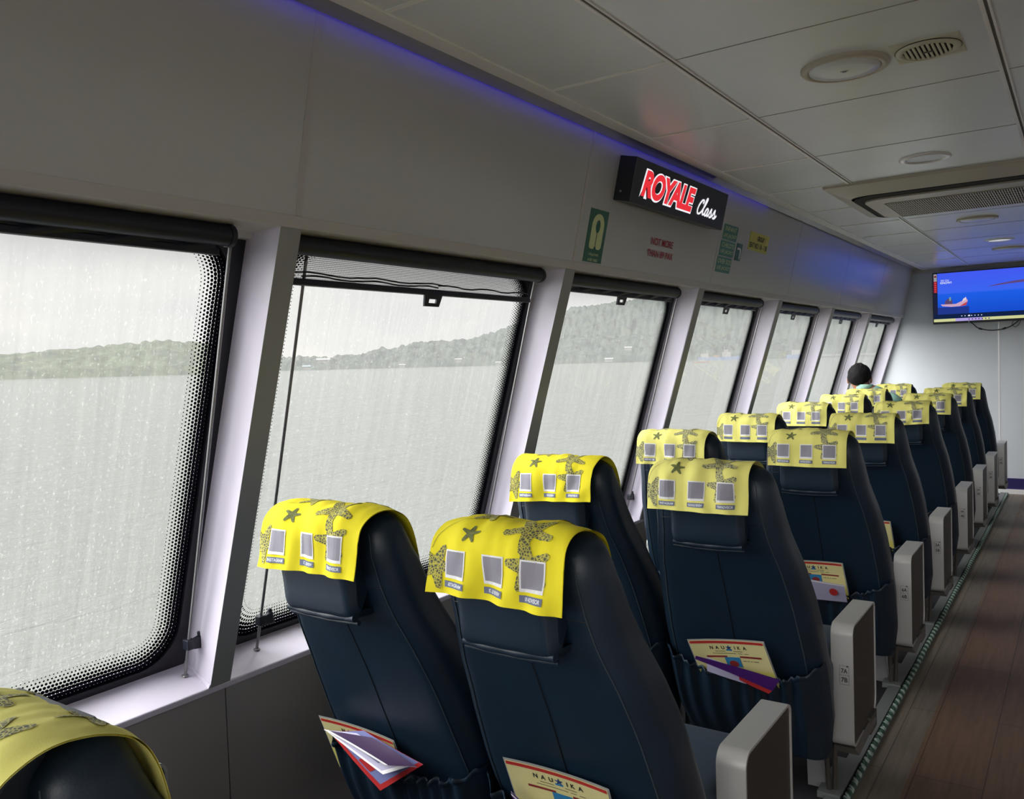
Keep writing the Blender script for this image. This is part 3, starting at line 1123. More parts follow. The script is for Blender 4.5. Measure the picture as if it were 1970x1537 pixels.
def build_backrest():
    q = MB()
    zs = [.17 + (1.06 - .17) * i / 40 for i in range(41)] + [1.07, 1.078, 1.085, 1.09, 1.095, 1.099, 1.102, 1.103]
    rings = [seat_ring(z) for z in zs]
    n = len(rings[0])
    v = [p for r_ in rings for p in r_]
    f = [(i * n + k, i * n + (k + 1) % n, (i + 1) * n + (k + 1) % n, (i + 1) * n + k) for i in range(len(zs) - 1) for k in range(n)]
    q.add(v, f, M['leather'], True)
    q.add(rings[-1], [list(range(n))], M['leather'], True)
    q.add(rings[0], [list(range(n))[::-1]], M['leather'])
    return q


POCKET_TOP = lambda x: .436 + .068 * (abs(x) / .23) ** 2


def build_pocket():
    q = MB()

    def fn(u, v):
        x = -.236 + .472 * u
        zt = POCKET_TOP(x)
        zb = .185
        z = zb + (zt - zb) * v
        h = interp(HALF, z) + .006
        x = max(-h, min(h, x * h / .236))
        edge = min(1, (h - abs(x)) / .05)
        bulge = .026 * math.sin(PI * min(1, .15 + .85 * (1 - v))) * edge
        ple = (.0075 * (.35 + .65 * v)) * math.sin(u * 64 + 2.2 * math.sin(u * 9)) * (.4 + .6 * v) * edge
        ruf = .004 * math.sin(u * 115 + 1.7 * math.sin(u * 31)) * max(0, (v - .86) / .14)
        y = rear_y(z, x * .985) - .012 * edge - bulge - ple
        return (x, y - .004, z + ruf + .0025 * math.sin(u * 53) * v)
    q.grid(130, 26, fn, M['leather'])

    def band(u, v):
        x, y, z = fn(u, 1 - v * .05)
        return (x, y - .0035 - .0035 * math.sin(PI * v) - .002 * math.sin(u * 130), z)
    q.grid(160, 3, band, M['leather'])
    return q


def build_headrest():
    q = MB()
    hw = .107

    def ring(t):   # t along the wrap: rear bottom -> over the top -> front
        return catmull([(.878, -.135), (.895, -.150), (.95, -.158), (1.02, -.170), (1.07, -.166), (1.098, -.140), (1.106, -.100), (1.095, -.055), (1.05, -.020), (.98, -.005)], 5)
    path = ring(0)
    rows = []
    for i, (z, y) in enumerate(path):
        row = []
        for k in range(25):
            x = -hw + 2 * hw * k / 24
            e = max(0, (abs(x) - hw + .022) / .022)
            dy = .024 * (1 - math.sqrt(max(0, 1 - e * e)))
            row.append((x, y, z, dy))
        rows.append(row)
    c = (-.07, .99)
    v = []
    for row in rows:
        for x, y, z, dy in row:
            d = math.hypot(y - c[0], z - c[1]) or 1
            v.append((x, y - (y - c[0]) / d * dy, z - (z - c[1]) / d * dy))
    n = 25
    f = [(j * n + i, j * n + i + 1, (j + 1) * n + i + 1, (j + 1) * n + i) for j in range(len(rows) - 1) for i in range(n - 1)]
    q.add(v, f, M['leather'], True)
    # side walls and underside down to the backrest
    for i in (0, n - 1):
        side = [v[j * n + i] for j in range(len(rows))]
        s2 = [(p[0], c[0] + (p[1] - c[0]) * .35, c[1] + (p[2] - c[1]) * .35) for p in side]
        m_ = len(side)
        q.add(side + s2, [(j, j + 1, m_ + j + 1, m_ + j) for j in range(m_ - 1)], M['leather'], True)
    b0 = [v[i] for i in range(n)]
    b1 = [(p[0], p[1] + .07, p[2] - .004) for p in b0]
    q.add(b0 + b1, [(i, i + 1, n + i + 1, n + i) for i in range(n - 1)], M['leather'], True)
    # roll along the lower edge
    q.tube([(-hw + .006 + (2 * hw - .012) * k / 16, -.136 + .0015 * math.sin(k * 1.1), .884 - .004 * math.sin(k / 16 * PI)) for k in range(17)], .0085, M['leather'], 10)
    q.tube([(-hw + .004 + (2 * hw - .008) * k / 16, -.128, .872 - .004 * math.sin(k / 16 * PI)) for k in range(17)], .0055, M['leather'], 8)
    return q


def build_seams():
    q = MB()
    pts = [(0, rear_y(z) + .0005, z) for z in [.46 + (.885 - .46) * i / 24 for i in range(25)]]
    q.tube(pts, .0022, M['leather_seam'], 6)
    for s in (-1, 1):
        pts = []
        for i in range(40):
            z = .44 + (1.06 - .44) * i / 39
            h = interp(HALF, z) - .038
            pts.append((s * h, rear_y(z, h) - .0003, z))
        q.tube(pts, .0016, M['thread'], 5)
        # shoulder seam
        q.tube([(s * x, rear_y(.945, x) + .0004, .945 - .02 * (x - .1)) for x in [.10 + .05 * i / 8 for i in range(9)]], .0015, M['leather_seam'], 5)
    return q


def cushion_mb():
    q = MB()
    sec = rrect(-.222, .335, .222, .475, [.03, .03, .045, .045], 6)
    n = len(sec)
    ysv = [(.12, .86), (.14, .98), (.30, 1.0), (.50, 1.0), (.58, .97), (.605, .88)]
    v = []
    for y, s in ysv:
        v += [(a * s, y, .405 + (b - .405) * s + .012 * (y - .3)) for a, b in sec]
    f = [(i * n + k, i * n + (k + 1) % n, (i + 1) * n + (k + 1) % n, (i + 1) * n + k) for i in range(len(ysv) - 1) for k in range(n)]
    q.add(v, f, M['cushion'], True)
    q.add(v[:n], [list(range(n))[::-1]], M['cushion'])
    q.add(v[-n:], [list(range(n))], M['cushion'])
    return q


def frame_mb():
    q = MB()
    q.box((-.20, .16, .29), (.20, .20, .335), M['bracket'])
    q.box((-.20, .54, .29), (.20, .58, .335), M['bracket'])
    q.box((-.20, .16, .29), (-.16, .58, .335), M['bracket'])
    q.box((.16, .16, .29), (.20, .58, .335), M['bracket'])
    return q


def leg_mb(x):
    q = MB()
    q.hexa([(x - .030, .395, .0), (x + .024, .395, .0), (x + .024, .435, .0), (x - .030, .435, .0), (x - .026, .355, .30), (x + .020, .355, .30), (x + .020, .395, .30), (x - .026, .395, .30)], M['legw'])
    return q


def strut_mb(x):
    q = MB()
    q.tube([(x, .30, .31), (x, .36, .02)], .008, M['bracket'], 8)
    q.tube([(x + .03, .33, .31), (x + .015, .37, .02)], .008, M['bracket'], 8)
    q.box((x - .03, .33, .0), (x + .04, .60, .02), M['track'])
    return q


# side panel that carries the seat numbers: local y .31..64, z .175...555
def side_panel(parent, x0, x1, face_side, y0=.31, y1=.64, z0=.188, z1=.568):
    xm = (x0 + x1) / 2
    o_ = rrect(y0, z0, y1, z1, [.025, .06, .028, .034], 8)
    i_ = rrect(y0 + .006, z0 + .006, y1 - .006, z1 - .006, [.02, .054, .023, .029], 8)
    n = len(o_)
    q = MB()
    vv = [(x0, a, b) for a, b in o_] + [(x1, a, b) for a, b in o_] + [(x0, a, b) for a, b in i_] + [(x1, a, b) for a, b in i_]
    fc = []
    for j in range(n):
        k2 = (j + 1) % n
        fc += [(j, n + j, n + k2, k2)]
    q.add(vv, fc, M['alu'], True)
    q.add(vv, [(j, k2, 2 * n + k2, 2 * n + j) for j, k2 in ((j, (j + 1) % n) for j in range(n))] + [(n + k2, n + j, 3 * n + j, 3 * n + k2) for j, k2 in ((j, (j + 1) % n) for j in range(n))], M['alu'])
    q.add(vv, [(2 * n + j, 2 * n + k2, 3 * n + k2, 3 * n + j) for j, k2 in ((j, (j + 1) % n) for j in range(n))], M['alu'], True)
    rim = q.build('side_panel', parent)
    q = MB()
    q.prism(i_, (x0 + .004, x1 - .004), M['panel_dark'], lambda a, b, h: (h, a, b))
    q.build('panel_face', rim)
    q = MB()
    q.hexa([(x0 + .004, y0 + .006, z0 - .018), (x1 + .012, y0 + .006, z0 - .018), (x1 + .012, y1 - .06, z0 - .004), (x0 + .004, y1 - .06, z0 - .004),
            (x0 + .004, y0 + .004, z0), (x1, y0 + .004, z0), (x1, y1 - .05, z0 + .012), (x0 + .004, y1 - .05, z0 + .012)], M['bracket'])
    q.box((x0, y1 - .12, z0 - .035), (x1 + .006, y1 - .03, z0 + .02), M['bracket'])
    q.build('panel_bracket', rim)
    return rim


def number_plate(rim, x0, x1, top, bottom, y0=.31):
    q = MB()
    yf = y0 - .0012
    cx = x0 + (x1 - x0) * .60

    def fn(a, b):
        return (cx + a, yf, .415 + b)
    for zz in (.0285, -.0005, -.0295):
        q.flat(*rect2d(-.0135, zz - .0004, .0135, zz + .0004, 1), M['ink'], fn)
    for xx in (-.0135, .0135):
        q.flat(*rect2d(xx - .0004, -.0295, xx + .0004, .0285, 1), M['ink'], fn)
    for zz, tx in ((.0125, top), (-.0150, bottom)):
        v_, f_ = text_fit(tx, 0, zz, .0185, .0145, bold=.02)
        q.flat(v_, f_, M['ink'], fn)
    q.flat(*subdiv_fan(star2d(.009, .0275, .0035, PI / 2, inner=.6), 1), M['ink'], fn)
    q.build('number_plate', rim)


SX, LX = -.87, -1.365
ROW = [1.37 + .965 * (k - 1) for k in range(9)]
# small differences between rows as they stand in the place
S_DY = [.10, .0, .01, .08, .05, .11, .06, -.02, -.02]
L_DX = [0, .008, .008, 0, -.02, -.02, -.02, -.055, -.03]
L_DY = [0, .0, .0, -.03, -.04, -.02, 0, -.03, 0]

proto_seat = empty('passenger_seat', (SX, ROW[1], 0), cat='seat')
build_backrest().build('backrest', proto_seat)
br_ = proto_seat.children[0]
build_seams().build('seam', br_)
build_headrest().build('headrest', proto_seat)
build_pocket().build('seat_pocket', proto_seat)
cushion_mb().build('seat_cushion', proto_seat)
frame_mb().build('seat_frame', proto_seat)
for x_ in (-.14, .145):
    leg_mb(x_).build('leg', proto_seat)
strut_mb(.19).build('strut', proto_seat)

proto_l = copy_tree(proto_seat)
PX0, PX1 = .215, .280       # aisle panel, local to the aisle seat
side_panel(proto_seat, PX0, PX1, 1)
side_panel(proto_l, -.345, -.29, -1)

NTH = ['', 'nearest complete', 'second', 'third', 'fourth', 'fifth', 'sixth', 'seventh', 'farthest']
seats_S, seats_L = [], []
slab = ['navy leather aisle seat cut by the lower left corner, beneath the closest faded cover',
        'largest navy leather aisle seat, bright yellow cover, panel cut by the bottom edge',
        'navy leather aisle seat whose side panel is marked 7A 7B',
        'navy leather aisle seat just in front of the one marked 7A 7B',
        'navy leather aisle seat, fourth along the aisle, with a card corner in its pocket',
        'navy leather aisle seat, fifth along the aisle from the front of the picture',
        'navy leather aisle seat, sixth along the aisle, third from the end wall',
        'navy leather aisle seat, second from the end wall',
        'navy leather aisle seat nearest the end wall, under the television']
llab = ['navy leather window seat mostly out of frame at lower left, only its side panel showing',
        'navy leather window seat nearest the camera, red and purple leaflets in its pocket',
        'navy leather window seat in the second row, behind the largest aisle seat',
        'navy leather window seat in the third row, left of the panel 7A 7B row',
        'navy leather window seat in the fourth row along the windows',
        'navy leather window seat in the fifth row along the windows',
        'navy leather window seat in the sixth row, directly behind the seated passenger row',
        'navy leather window seat occupied by the passenger in pale green',
        'navy leather window seat ahead of the passenger, nearest the end wall']
for kk in range(9):
    for col, proto, lst, labs in (('S', proto_seat, seats_S, slab), ('L', proto_l, seats_L, llab)):
        o = proto if kk == 1 else copy_tree(proto)
        lst.append(o)
for kk in range(9):
    o = seats_S[kk]
    o.location = (SX - (.06 if kk == 0 else 0), ROW[kk] + S_DY[kk], 0)
    if kk == 0:
        o.scale = (.8, 1, .952)
    tag(o, slab[kk], 'seat', 'aisle seats')
    if kk:
        num = 9 - kk
        rim = [c for c in o.children if c.name.startswith('side_panel')][0]
        number_plate(rim, PX0, PX1, '%dA' % num, '%dB' % num)
    o = seats_L[kk]
    o.location = (LX + L_DX[kk], ROW[kk] + L_DY[kk], 0)
    tag(o, llab[kk], 'seat', 'window seats')

# ------------------------------------------------------------------ headrest covers
CW = .288
CPATH = [(.982, -.185), (1.0, -.184), (1.03, -.183), (1.06, -.181), (1.09, -.170), (1.110, -.140), (1.115, -.105), (1.108, -.065), (1.085, -.030), (1.045, -.008), (1.0, .006), (.97, .012)]
cpath = catmull(CPATH, 6)
clen = [0]
for a, b in zip(cpath[:-1], cpath[1:]):
    clen.append(clen[-1] + math.dist(a, b))
CT = clen[-1]


def cover(seat, label, fabric, leo, seed, amp=1.0, text=True, dx=0.0, skew=0.0, group=None, flip=False, droop=1.0):
    rnd = random.Random(seed)
    ox, oy = rnd.random() * 50, rnd.random() * 50

    def at(v):
        v = max(0, min(CT, v))
        for i in range(len(cpath) - 1):
            if v <= clen[i + 1]:
                t = (v - clen[i]) / (clen[i + 1] - clen[i])
                z = cpath[i][0] + (cpath[i + 1][0] - cpath[i][0]) * t
                y = cpath[i][1] + (cpath[i + 1][1] - cpath[i][1]) * t
                return y, z
        return cpath[-1][1], cpath[-1][0]

    def S0(u, v):
        y, z = at(v)
        y2, z2 = at(v + .004)
        y1, z1 = at(v - .004)
        ty, tz = y2 - y1, z2 - z1
        L_ = math.hypot(ty, tz) or 1
        ny, nz = -tz / L_, ty / L_          # outward
        t = v / CT
        n_ = noise.noise(Vector((u * 16 + ox, v * 8 + oy, seed))) * .0052
        n_ += noise.noise(Vector((u * 38 + ox, v * 12 + oy, seed + 9))) * .0026
        n_ *= amp
        # gathered creases running down the rear drop
        n_ += amp * .0028 * math.sin(u * 62 + 6 * noise.noise(Vector((v * 7, u * 4, seed)))) * max(0, 1 - t * 2.2)
        over = max(0, abs(u) - .100)
        sag = -droop * 2.6 * over * over * (1 if nz > .15 else .2)
        flare = .007 * max(0, 1 - v / .07) ** 1.5 * (1 + .8 * math.sin(u * 21 + seed))
        y += ny * (n_ + .001) - flare
        z += nz * (n_ + .001) + sag + skew * u * (1 - min(1, v / .13))
        if t < .5:
            y += over * .10
        return Vector((u + dx, y, z))

    def fn(u, v, off=0.0):
        u = max(-CW / 2, min(CW / 2, u))
        p = S0(u, v)
        if off:
            a = S0(min(u + .003, CW / 2), v) - S0(max(u - .003, -CW / 2), v)
            b = S0(u, min(v + .003, CT)) - S0(u, max(v - .003, 0))
            n_ = a.cross(b).normalized()
            p = p + n_ * off
        return tuple(p)
    root = MB()
    NU, NV = 44, 48
    root.grid(NU, NV, lambda a, b: fn((a - .5) * CW, b * CT), fabric)
    root.grid(NU, NV, lambda a, b: fn((.5 - a) * CW, b * CT, -.0022), fabric)
    W2 = CW / 2
    OFF = .0011
    dec = lambda vf, mat, off=OFF: root.flat(vf[0], vf[1], mat, lambda a, b: fn(a, b, off))
    # starfish prints
    dec(subdiv_fan(star2d(-.058, .118, .021, .3, inner=.38), 3), M['star_dark'])
    dec(subdiv_fan(star2d(.062, .140, .052, -PI / 2, inner=.36, wob=.1, seed=3), 5), leo)
    dec(subdiv_fan(star2d(.075, .072, .046, .55, inner=.42, seed=4), 4), leo)
    dec(subdiv_fan(star2d(-.128, .050, .044, -PI / 2 + .25, inner=.42, seed=5), 4), leo)
    dec(subdiv_fan(star2d(-.050, .188, .040, .2, inner=.4, seed=6), 4), leo)
    dec(subdiv_fan(star2d(.085, .245, .045, .9, inner=.4, seed=7), 4), leo)
    dec(subdiv_fan(star2d(-.06, .27, .04, 1.9, inner=.4, seed=8), 4), leo)
    # thin curved line near the upper left
    line = [(-.140, .085), (-.132, .115), (-.118, .138), (-.095, .152), (-.07, .158)]
    dec(stroke2d(line, .0010), M['star_dark'])
    # plain printed squares with captions
    for cx, txt in ((-.083, 'INSTAGRAM'), (0.002, 'GOOGLE REVIEW'), (.085, 'TRIPADVISOR')):
        dec(rect2d(cx - .0235, .030, cx + .0235, .083, 5), M['white_sq'], OFF + .0004)
        dec(rect2d(cx - .0205, .036, cx + .0205, .080, 5), M['grey_sq'], OFF + .0008)
        dec(rect2d(cx - .0245, .0125, cx + .0245, .0245, 4), M['cap'], OFF + .0004)
        if text:
            dec(text_fit(txt, cx, .0185, .041, .0068, bold=.03), M['cap_txt'], OFF + .0008)
    o = root.build('headrest_cover')
    o.location = seat.location
    o.scale = seat.scale
    tag(o, label, 'seat cover', group)
    return o


COV = [('faded yellow headrest cover filling the lower left corner, starfish print seen from above', 'pale'),
       ('largest bright yellow starfish headrest cover, on the biggest aisle seat', 'yellow'),
       ('faded yellow headrest cover on the aisle seat marked 7A 7B', 'pale'),
       ('faded yellow headrest cover on the third aisle seat, one row past 7A 7B', 'pale'),
       ('faded yellow headrest cover on the fourth aisle seat', 'pale'),
       ('faded yellow headrest cover on the fifth aisle seat, right corner hanging low', 'pale'),
       ('faded yellow headrest cover on the sixth aisle seat', 'pale'),
       ('faded yellow headrest cover on the aisle seat second from the end wall', 'pale'),
       ('faded yellow headrest cover on the aisle seat nearest the end wall', 'pale')]
COL = [None,
       ('bright yellow starfish headrest cover on the nearest window seat', 'yellow'),
       ('bright yellow headrest cover on the second window seat, right edge creased', 'yellow'),
       ('faded yellow headrest cover on the third window seat', 'pale'),
       ('faded yellow headrest cover on the fourth window seat', 'pale'),
       ('faded yellow headrest cover on the fifth window seat', 'pale'),
       ('faded yellow headrest cover on the sixth window seat', 'pale'),
       ('faded yellow headrest cover just behind the passenger in pale green', 'pale'),
       ('faded yellow headrest cover ahead of the passenger, nearest the end wall by the windows', 'pale')]
for kk in range(9):
    lb, fb = COV[kk]
    cover(seats_S[kk], lb, M[fb], M['leo'] if fb == 'yellow' else M['leo2'], 11 + kk, amp=1.75 if kk in (1, 2) else 1.3, text=kk < 4,
          dx=(.012 if kk in (0,) else -.012 if kk == 2 else .004), skew=(-.035 if kk == 1 else .08 if kk == 5 else 0), group='yellow covers on the aisle seats')
    if COL[kk]:
        lb, fb = COL[kk]
        cover(seats_L[kk], lb, M[fb], M['leo'] if fb == 'yellow' else M['leo2'], 41 + kk, amp=1.4, text=kk < 4, dx=(.012 if kk in (1, 2) else 0), skew=(.06 if kk == 2 else 0), group='yellow covers on the window seats')

# ------------------------------------------------------------------ cards and leaflets in the seat pockets
SL = .43


def pocket_frame(seat, x, z, off, tilt=0.0, lean=0.0):
    """frame on the seat's rear face: origin at (x, z); ex across, ey up the face, en out of it"""
    up_ = Vector((0, -SL, 1)).normalized()
    en = Vector((0, -1, -SL)).normalized()
    ex = Vector((1, 0, 0))
    c_, s_ = math.cos(tilt), math.sin(tilt)
    ex2, up2 = ex * c_ + up_ * s_, up_ * c_ - ex * s_
    if lean:
        up2, en = (up2 * math.cos(lean) + en * math.sin(lean)).normalized(), (en * math.cos(lean) - up2 * math.sin(lean)).normalized()
    o = Vector((x, rear_y(z), z)) + en * off
    return o, ex2, up2, en


def safety_card(seat, x, z, w, h, off, tilt, label, group):
    o, ex, ey, en = pocket_frame(seat, x, z, off, tilt)
    root = empty('safety_card', seat.location + o, label, 'card', group)
    fn = lambda a, b, c=0.0: tuple(ex * a + ey * b + en * (c + .010 * (2 * a / w) ** 2 * .6))
    q = MB()
    v_, f_ = rect2d(-w / 2 - .004, -h - .004, w / 2 + .004, .004, 8)
    q.flat(v_, f_, M['sleeve'], lambda a, b: fn(a, b, -.0012))
    q.build('clear_sleeve', root)
    q = MB()
    D_ = lambda vf, m, c: q.flat(vf[0], vf[1], m, lambda a, b: fn(a, b, c))
    D_(rect2d(-w / 2, -h, w / 2, 0, 8), M['cream'], .0006)
    D_(rect2d(-w / 2, -h, w / 2, -h * .58, 8), M['cream2'], .0010)
    D_(rect2d(-w / 2 + .002, -.011, w / 2 - .002, -.002, 8), M['red'], .0012)
    for tx, cx, ww in (('N', -.0530, .0100), ('A', -.0350, .0110), ('U', -.0165, .0100), ('I', .0215, .0025), ('K', .0350, .0100), ('A', .0530, .0110)):
        D_(text_fit(tx, cx, -.0265, ww, .0125, bold=.025), M['ink'], .0014)
    D_(subdiv_fan(star2d(.0025, -.0265, .0095, PI / 2, inner=.4), 2), M['navyink'], .0014)
    D_(rect2d(-.008, -.038, .011, -.0325, 2), M['blue'], .0013)
    for a0, a1, zz in ((-.045, -.012, -.040), (.014, .042, -.040), (-.055, .02, -.048), (.026, .04, -.048), (.046, .06, -.048)):
        D_(rect2d(a0, zz - .0010, a1, zz + .0010, 4), M['grey_ink'], .0014)
    D_(rect2d(-.078, -.063, -.012, -.0565, 4), M['dkred'], .0014)
    D_(rect2d(.028, -.063, .096, -.0565, 4), M['dkred'], .0014)
    D_(rect2d(-.022, -.098, .026, -.062, 4), M['blue'], .0015)
    D_(subdiv_fan([(.002 + .015 * math.cos(t_ * PI / 6), -.086 + .012 * math.sin(t_ * PI / 6)) for t_ in range(12)], 2), M['dkred'], .0017)
    for a0, a1 in ((.034, .045), (.048, .054), (.058, .064), (.068, .084)):
        D_(rect2d(a0, -.076, a1, -.0735, 2), M['grey_ink'], .0014)
    q.build('printed_card', root)
    return root


def leaflet(seat, name, quad, mats, label, group, curl=.01, extra=None):
    """folded leaflet: quad of local corners (bottom-left, bottom-right, top-right, top-left) relative to the seat"""
    q0 = [Vector(p) for p in quad]
    base = sum(q0, Vector()) / 4
    root_loc = seat.location + base
    n_ = (q0[1] - q0[0]).cross(q0[3] - q0[0]).normalized()

    def fn(a, b, c=0.0):
        p = q0[0].lerp(q0[1], a).lerp(q0[3].lerp(q0[2], a), b)
        return tuple(p - base + n_ * (c + curl * math.sin(PI * a) * .6))
    q = MB()
    q.grid(10, 6, lambda a, b: fn(a, b), mats[0])
    q.grid(10, 6, lambda a, b: fn(1 - a, b, -.0012), mats[1])
    if extra:
        for (a0, b0, a1, b1), m in extra:
            q.grid(8, 4, lambda a, b: fn(a0 + (a1 - a0) * a, b0 + (b1 - b0) * b, .0008), m)
    o = q.build(name)
    o.location = root_loc
    return tag(o, label, 'leaflet', group)


S1, S2, S3, S4, L1 = seats_S[1], seats_S[2], seats_S[3], seats_S[4], seats_L[1]
GC, GL = 'safety cards in the seat pockets', 'leaflets in the seat pockets'
safety_card(S2, -.022, .565, .238, .19, .018, .16, 'cream safety card behind the purple leaflet in the 7A 7B seat pocket', GC)
safety_card(S1, -.016, .585, .240, .19, .016, -.02, 'cream safety card at the bottom edge, in the largest seat pocket', GC)
safety_card(S3, -.040, .580, .235, .19, .018, .06, 'cream safety card above a white leaflet with a red dot', GC)
safety_card(S4, -.035, .584, .240, .19, .018, .05, 'cream safety card of which only a narrow corner shows in the fourth aisle seat pocket', GC)
# seat 7: purple leaflet folded across the pocket, white one behind it
leaflet(S2, 'leaflet', [(.120, .030, .436), (-.096, -.012, .506), (-.092, -.016, .517), (.148, .010, .480)], (M['purple'], M['purple']), 'purple folded leaflet lying across the 7A 7B seat pocket', GL, .004,
        [((0, .06, 1, .13), M['white']), ((0, .22, 1, .27), M['white'])])
leaflet(S2, 'leaflet', [(-.085, .052, .450), (.035, .054, .432), (.03, .040, .478), (-.080, .040, .497)], (M['lil'], M['white']), 'white leaflet behind the purple one in the 7A 7B seat pocket', GL, .002)
leaflet(S2, 'leaflet', [(.02, .040, .446), (.108, .034, .424), (.120, .030, .436), (.02, .03, .466)], (M['red'], M['red']), 'red edged leaflet under the purple one in the 7A 7B seat pocket', GL, .002)
# nearest aisle seat
leaflet(S1, 'leaflet', [(-.11, .05, .43), (.06, .05, .43), (-.005, .012, .478), (-.100, -.004, .533)], (M['purple'], M['white']), 'purple leaflet in front of the card in the largest seat pocket', GL, .004,
        [((0, .90, 1, .97), M['white'])])
leaflet(S1, 'leaflet', [(-.105, .03, .44), (.00, .03, .43), (-.05, .0, .49), (-.098, .0, .51)], (M['lil'], M['white']), 'lilac white leaflet half hidden in the largest seat pocket', GL, .002)
# third aisle seat
wl3 = leaflet(S3, 'leaflet', [(-.125, .075, .41), (.085, .07, .415), (.084, .030, .492), (-.125, .034, .505)], (M['lil'], M['white']), 'white leaflet with a red dot in the third aisle seat pocket', GL, .003,
              [((0, .93, 1, .985), M['white'])])
q = MB()
q.flat(*subdiv_fan([(.045 + .016 * math.cos(t_ * PI / 8), .016 * math.sin(t_ * PI / 8)) for t_ in range(16)], 2), M['red'],
       lambda a, b: (a + .015, -.008 - b * .46 * -1 * -1, b + .001))
q.build('red_dot', wl3)
# window seat: fan of folded leaflets
leaflet(L1, 'leaflet', [(-.188, .046, .509), (-.027, .048, .403), (.109, .048, .499), (-.076, .050, .536)], (M['periw'], M['red']), 'red edged periwinkle leaflet, lowest of the fan in the nearest window seat pocket', GL, .004,
        [((0, 0, 1, .09), M['red']), ((.93, 0, 1, 1), M['red']), ((.50, .12, .72, .5), M['red'])])
leaflet(L1, 'leaflet', [(-.193, .034, .518), (.020, .010, .470), (.086, .032, .497), (-.095, .044, .528)], (M['lil'], M['white']), 'lilac leaflet with pale edge, middle of the fan in the nearest window seat pocket', GL, .006,
        [((0, 0, 1, .09), M['white']), ((.94, 0, 1, 1), M['white']), ((.50, .30, .80, .42), M['navyink'])])
leaflet(L1, 'leaflet', [(-.189, .026, .523), (.048, -.012, .508), (.112, .022, .506), (-.04, .040, .531)], (M['dkpurple'], M['white']), 'dark purple leaflet, upper one of the fan in the nearest window seat pocket', GL, .006,
        [((0, 0, 1, .10), M['white'])])
safety_card(L1, -.105, .542, .240, .17, .014, -.04, 'creased safety card behind the leaflet fan in the nearest window seat pocket', GC)

# ------------------------------------------------------------------ aisle cord, end
rp = MB()
for ph in (0, PI):
    pts = []
    n_ = 1100
    for i in range(n_ + 1):
        y = 1.6 + (D - .1 - 1.6) * i / n_
        a = y * 2 * PI / .055 + ph
        pts.append((-.625 + .0052 * math.cos(a), y, .0105 + .0045 * math.sin(a)))
    rp.tube(pts, .0062, M['rope'], 6)
tag(rp.build('edge_cord'), 'green and white twisted cord along the aisle edge of the floor', 'cord')

# ------------------------------------------------------------------ ceiling fittings
zc = ZC


def cfn(cx, cy):
    return lambda x, y, h: (x, -y, -h)


sp = empty('ceiling_speaker', (-.557, 2.525, zc), 'large round beige speaker disc in the ceiling beside the taped grille', 'speaker')
q = MB()
q.lathe([(.117, 0), (.117, .006), (.112, .011), (.100, .013), (.096, .009)], M['beige'], cfn(0, 0), 64)
q.build('speaker_rim', sp)
q = MB()
q.lathe([(.0965, .004), (.0935, .012), (.06, .014), (.0, .0145)], M['ceil'], cfn(0, 0), 64)
cov_ = q.build('speaker_cover', sp)
q = MB()
q.prism(rrect(-.011, -.005, .011, .005, .0045, 5), (.014, .0165), M['rail'], lambda a, b, h: (a, b, -h))
q.prism(rrect(-.006, -.003, .006, .003, .0025, 5), (.0165, .017), M['dark_gap'], lambda a, b, h: (a, b, -h))
q.build('latch', cov_)

gr = empty('air_grille', (-.345, 2.53, zc), 'round slatted air grille on a cream taped square in the ceiling', 'grille')
q = MB()
q.box((-.083, -.085, -.0025), (.083, .085, 0), M['tape'])
q.build('tape_backing', gr)
q = MB()
q.lathe([(.080, .0025), (.079, .007), (.066, .010), (.060, .006)], M['tape'], cfn(0, 0), 56)
q.lathe([(.0805, .0025), (.0815, .0035), (.0805, .0045)], M['dark_gap'], cfn(0, 0), 56)
q.build('grille_ring', gr)
q = MB()
q.lathe([(.061, .003), (0, .003)], M['dark_gap'], cfn(0, 0), 40)
q.build('grille_opening', gr)
for i in range(10):
    x = -.052 + .1035 * i / 9
    hh = math.sqrt(max(1e-4, .061 ** 2 - x * x))
    q = MB()
    q.box((x - .0036, -hh, -.009), (x + .0026, hh, -.004), M['tape'])
    q.build('slat', gr)
q = MB()
q.box((-.012, -.004, -.0105), (.012, .004, -.008), M['bracket'])
q.build('knob', gr)


def downlight(x, y, r, label, lit=None, deep=.03):
    t = empty('downlight', (x, y, zc), label, 'ceiling light', 'round ceiling lights')
    q = MB()
    q.lathe([(r, 0), (r * 1.0, .004), (r * .93, .008), (r * .74, .006), (r * .70, .001)], M['whitetrim'], cfn(0, 0), 48)
    q.build('light_rim', t)
    q = MB()
    q.lathe([(r * .705, .003), (r * .66, .0025), (r * .3, .0018), (0, .0015)], lit or M['beige'], cfn(0, 0), 48)
    q.build('diffuser', t)


M['diff_off'] = principled('unlit_diffuser', (.36, .37, .37, 1), .25)
M['diff_glow'] = emission('dim_diffuser', (.80, .84, .95, 1), .62)
downlight(-.554, 3.94, .100, 'unlit round ceiling light with a bright white rim, before the air conditioner', M['diff_off'])
downlight(-.53, 7.29, .098, 'glowing round ceiling light near the television', M['diff_glow'])
d3 = empty('ceiling_speaker', (-.552, 5.975, zc), 'small flat round speaker disc in the ceiling past the air conditioner', 'speaker')
q = MB()
q.lathe([(.115, 0), (.115, .007), (.105, .012), (.097, .009)], M['beige'], cfn(0, 0), 48)
q.build('speaker_rim', d3)
q = MB()
q.lathe([(.098, .006), (.09, .011), (0, .012)], M['ceil'], cfn(0, 0), 48)
q.build('speaker_cover', d3)
d4 = empty('ceiling_speaker', (-.515, 7.93, zc), 'flat round speaker disc in the ceiling nearest the television', 'speaker')
for c_ in d3.children:
    k_ = c_.copy()
    C.objects.link(k_)
    k_.parent = d4

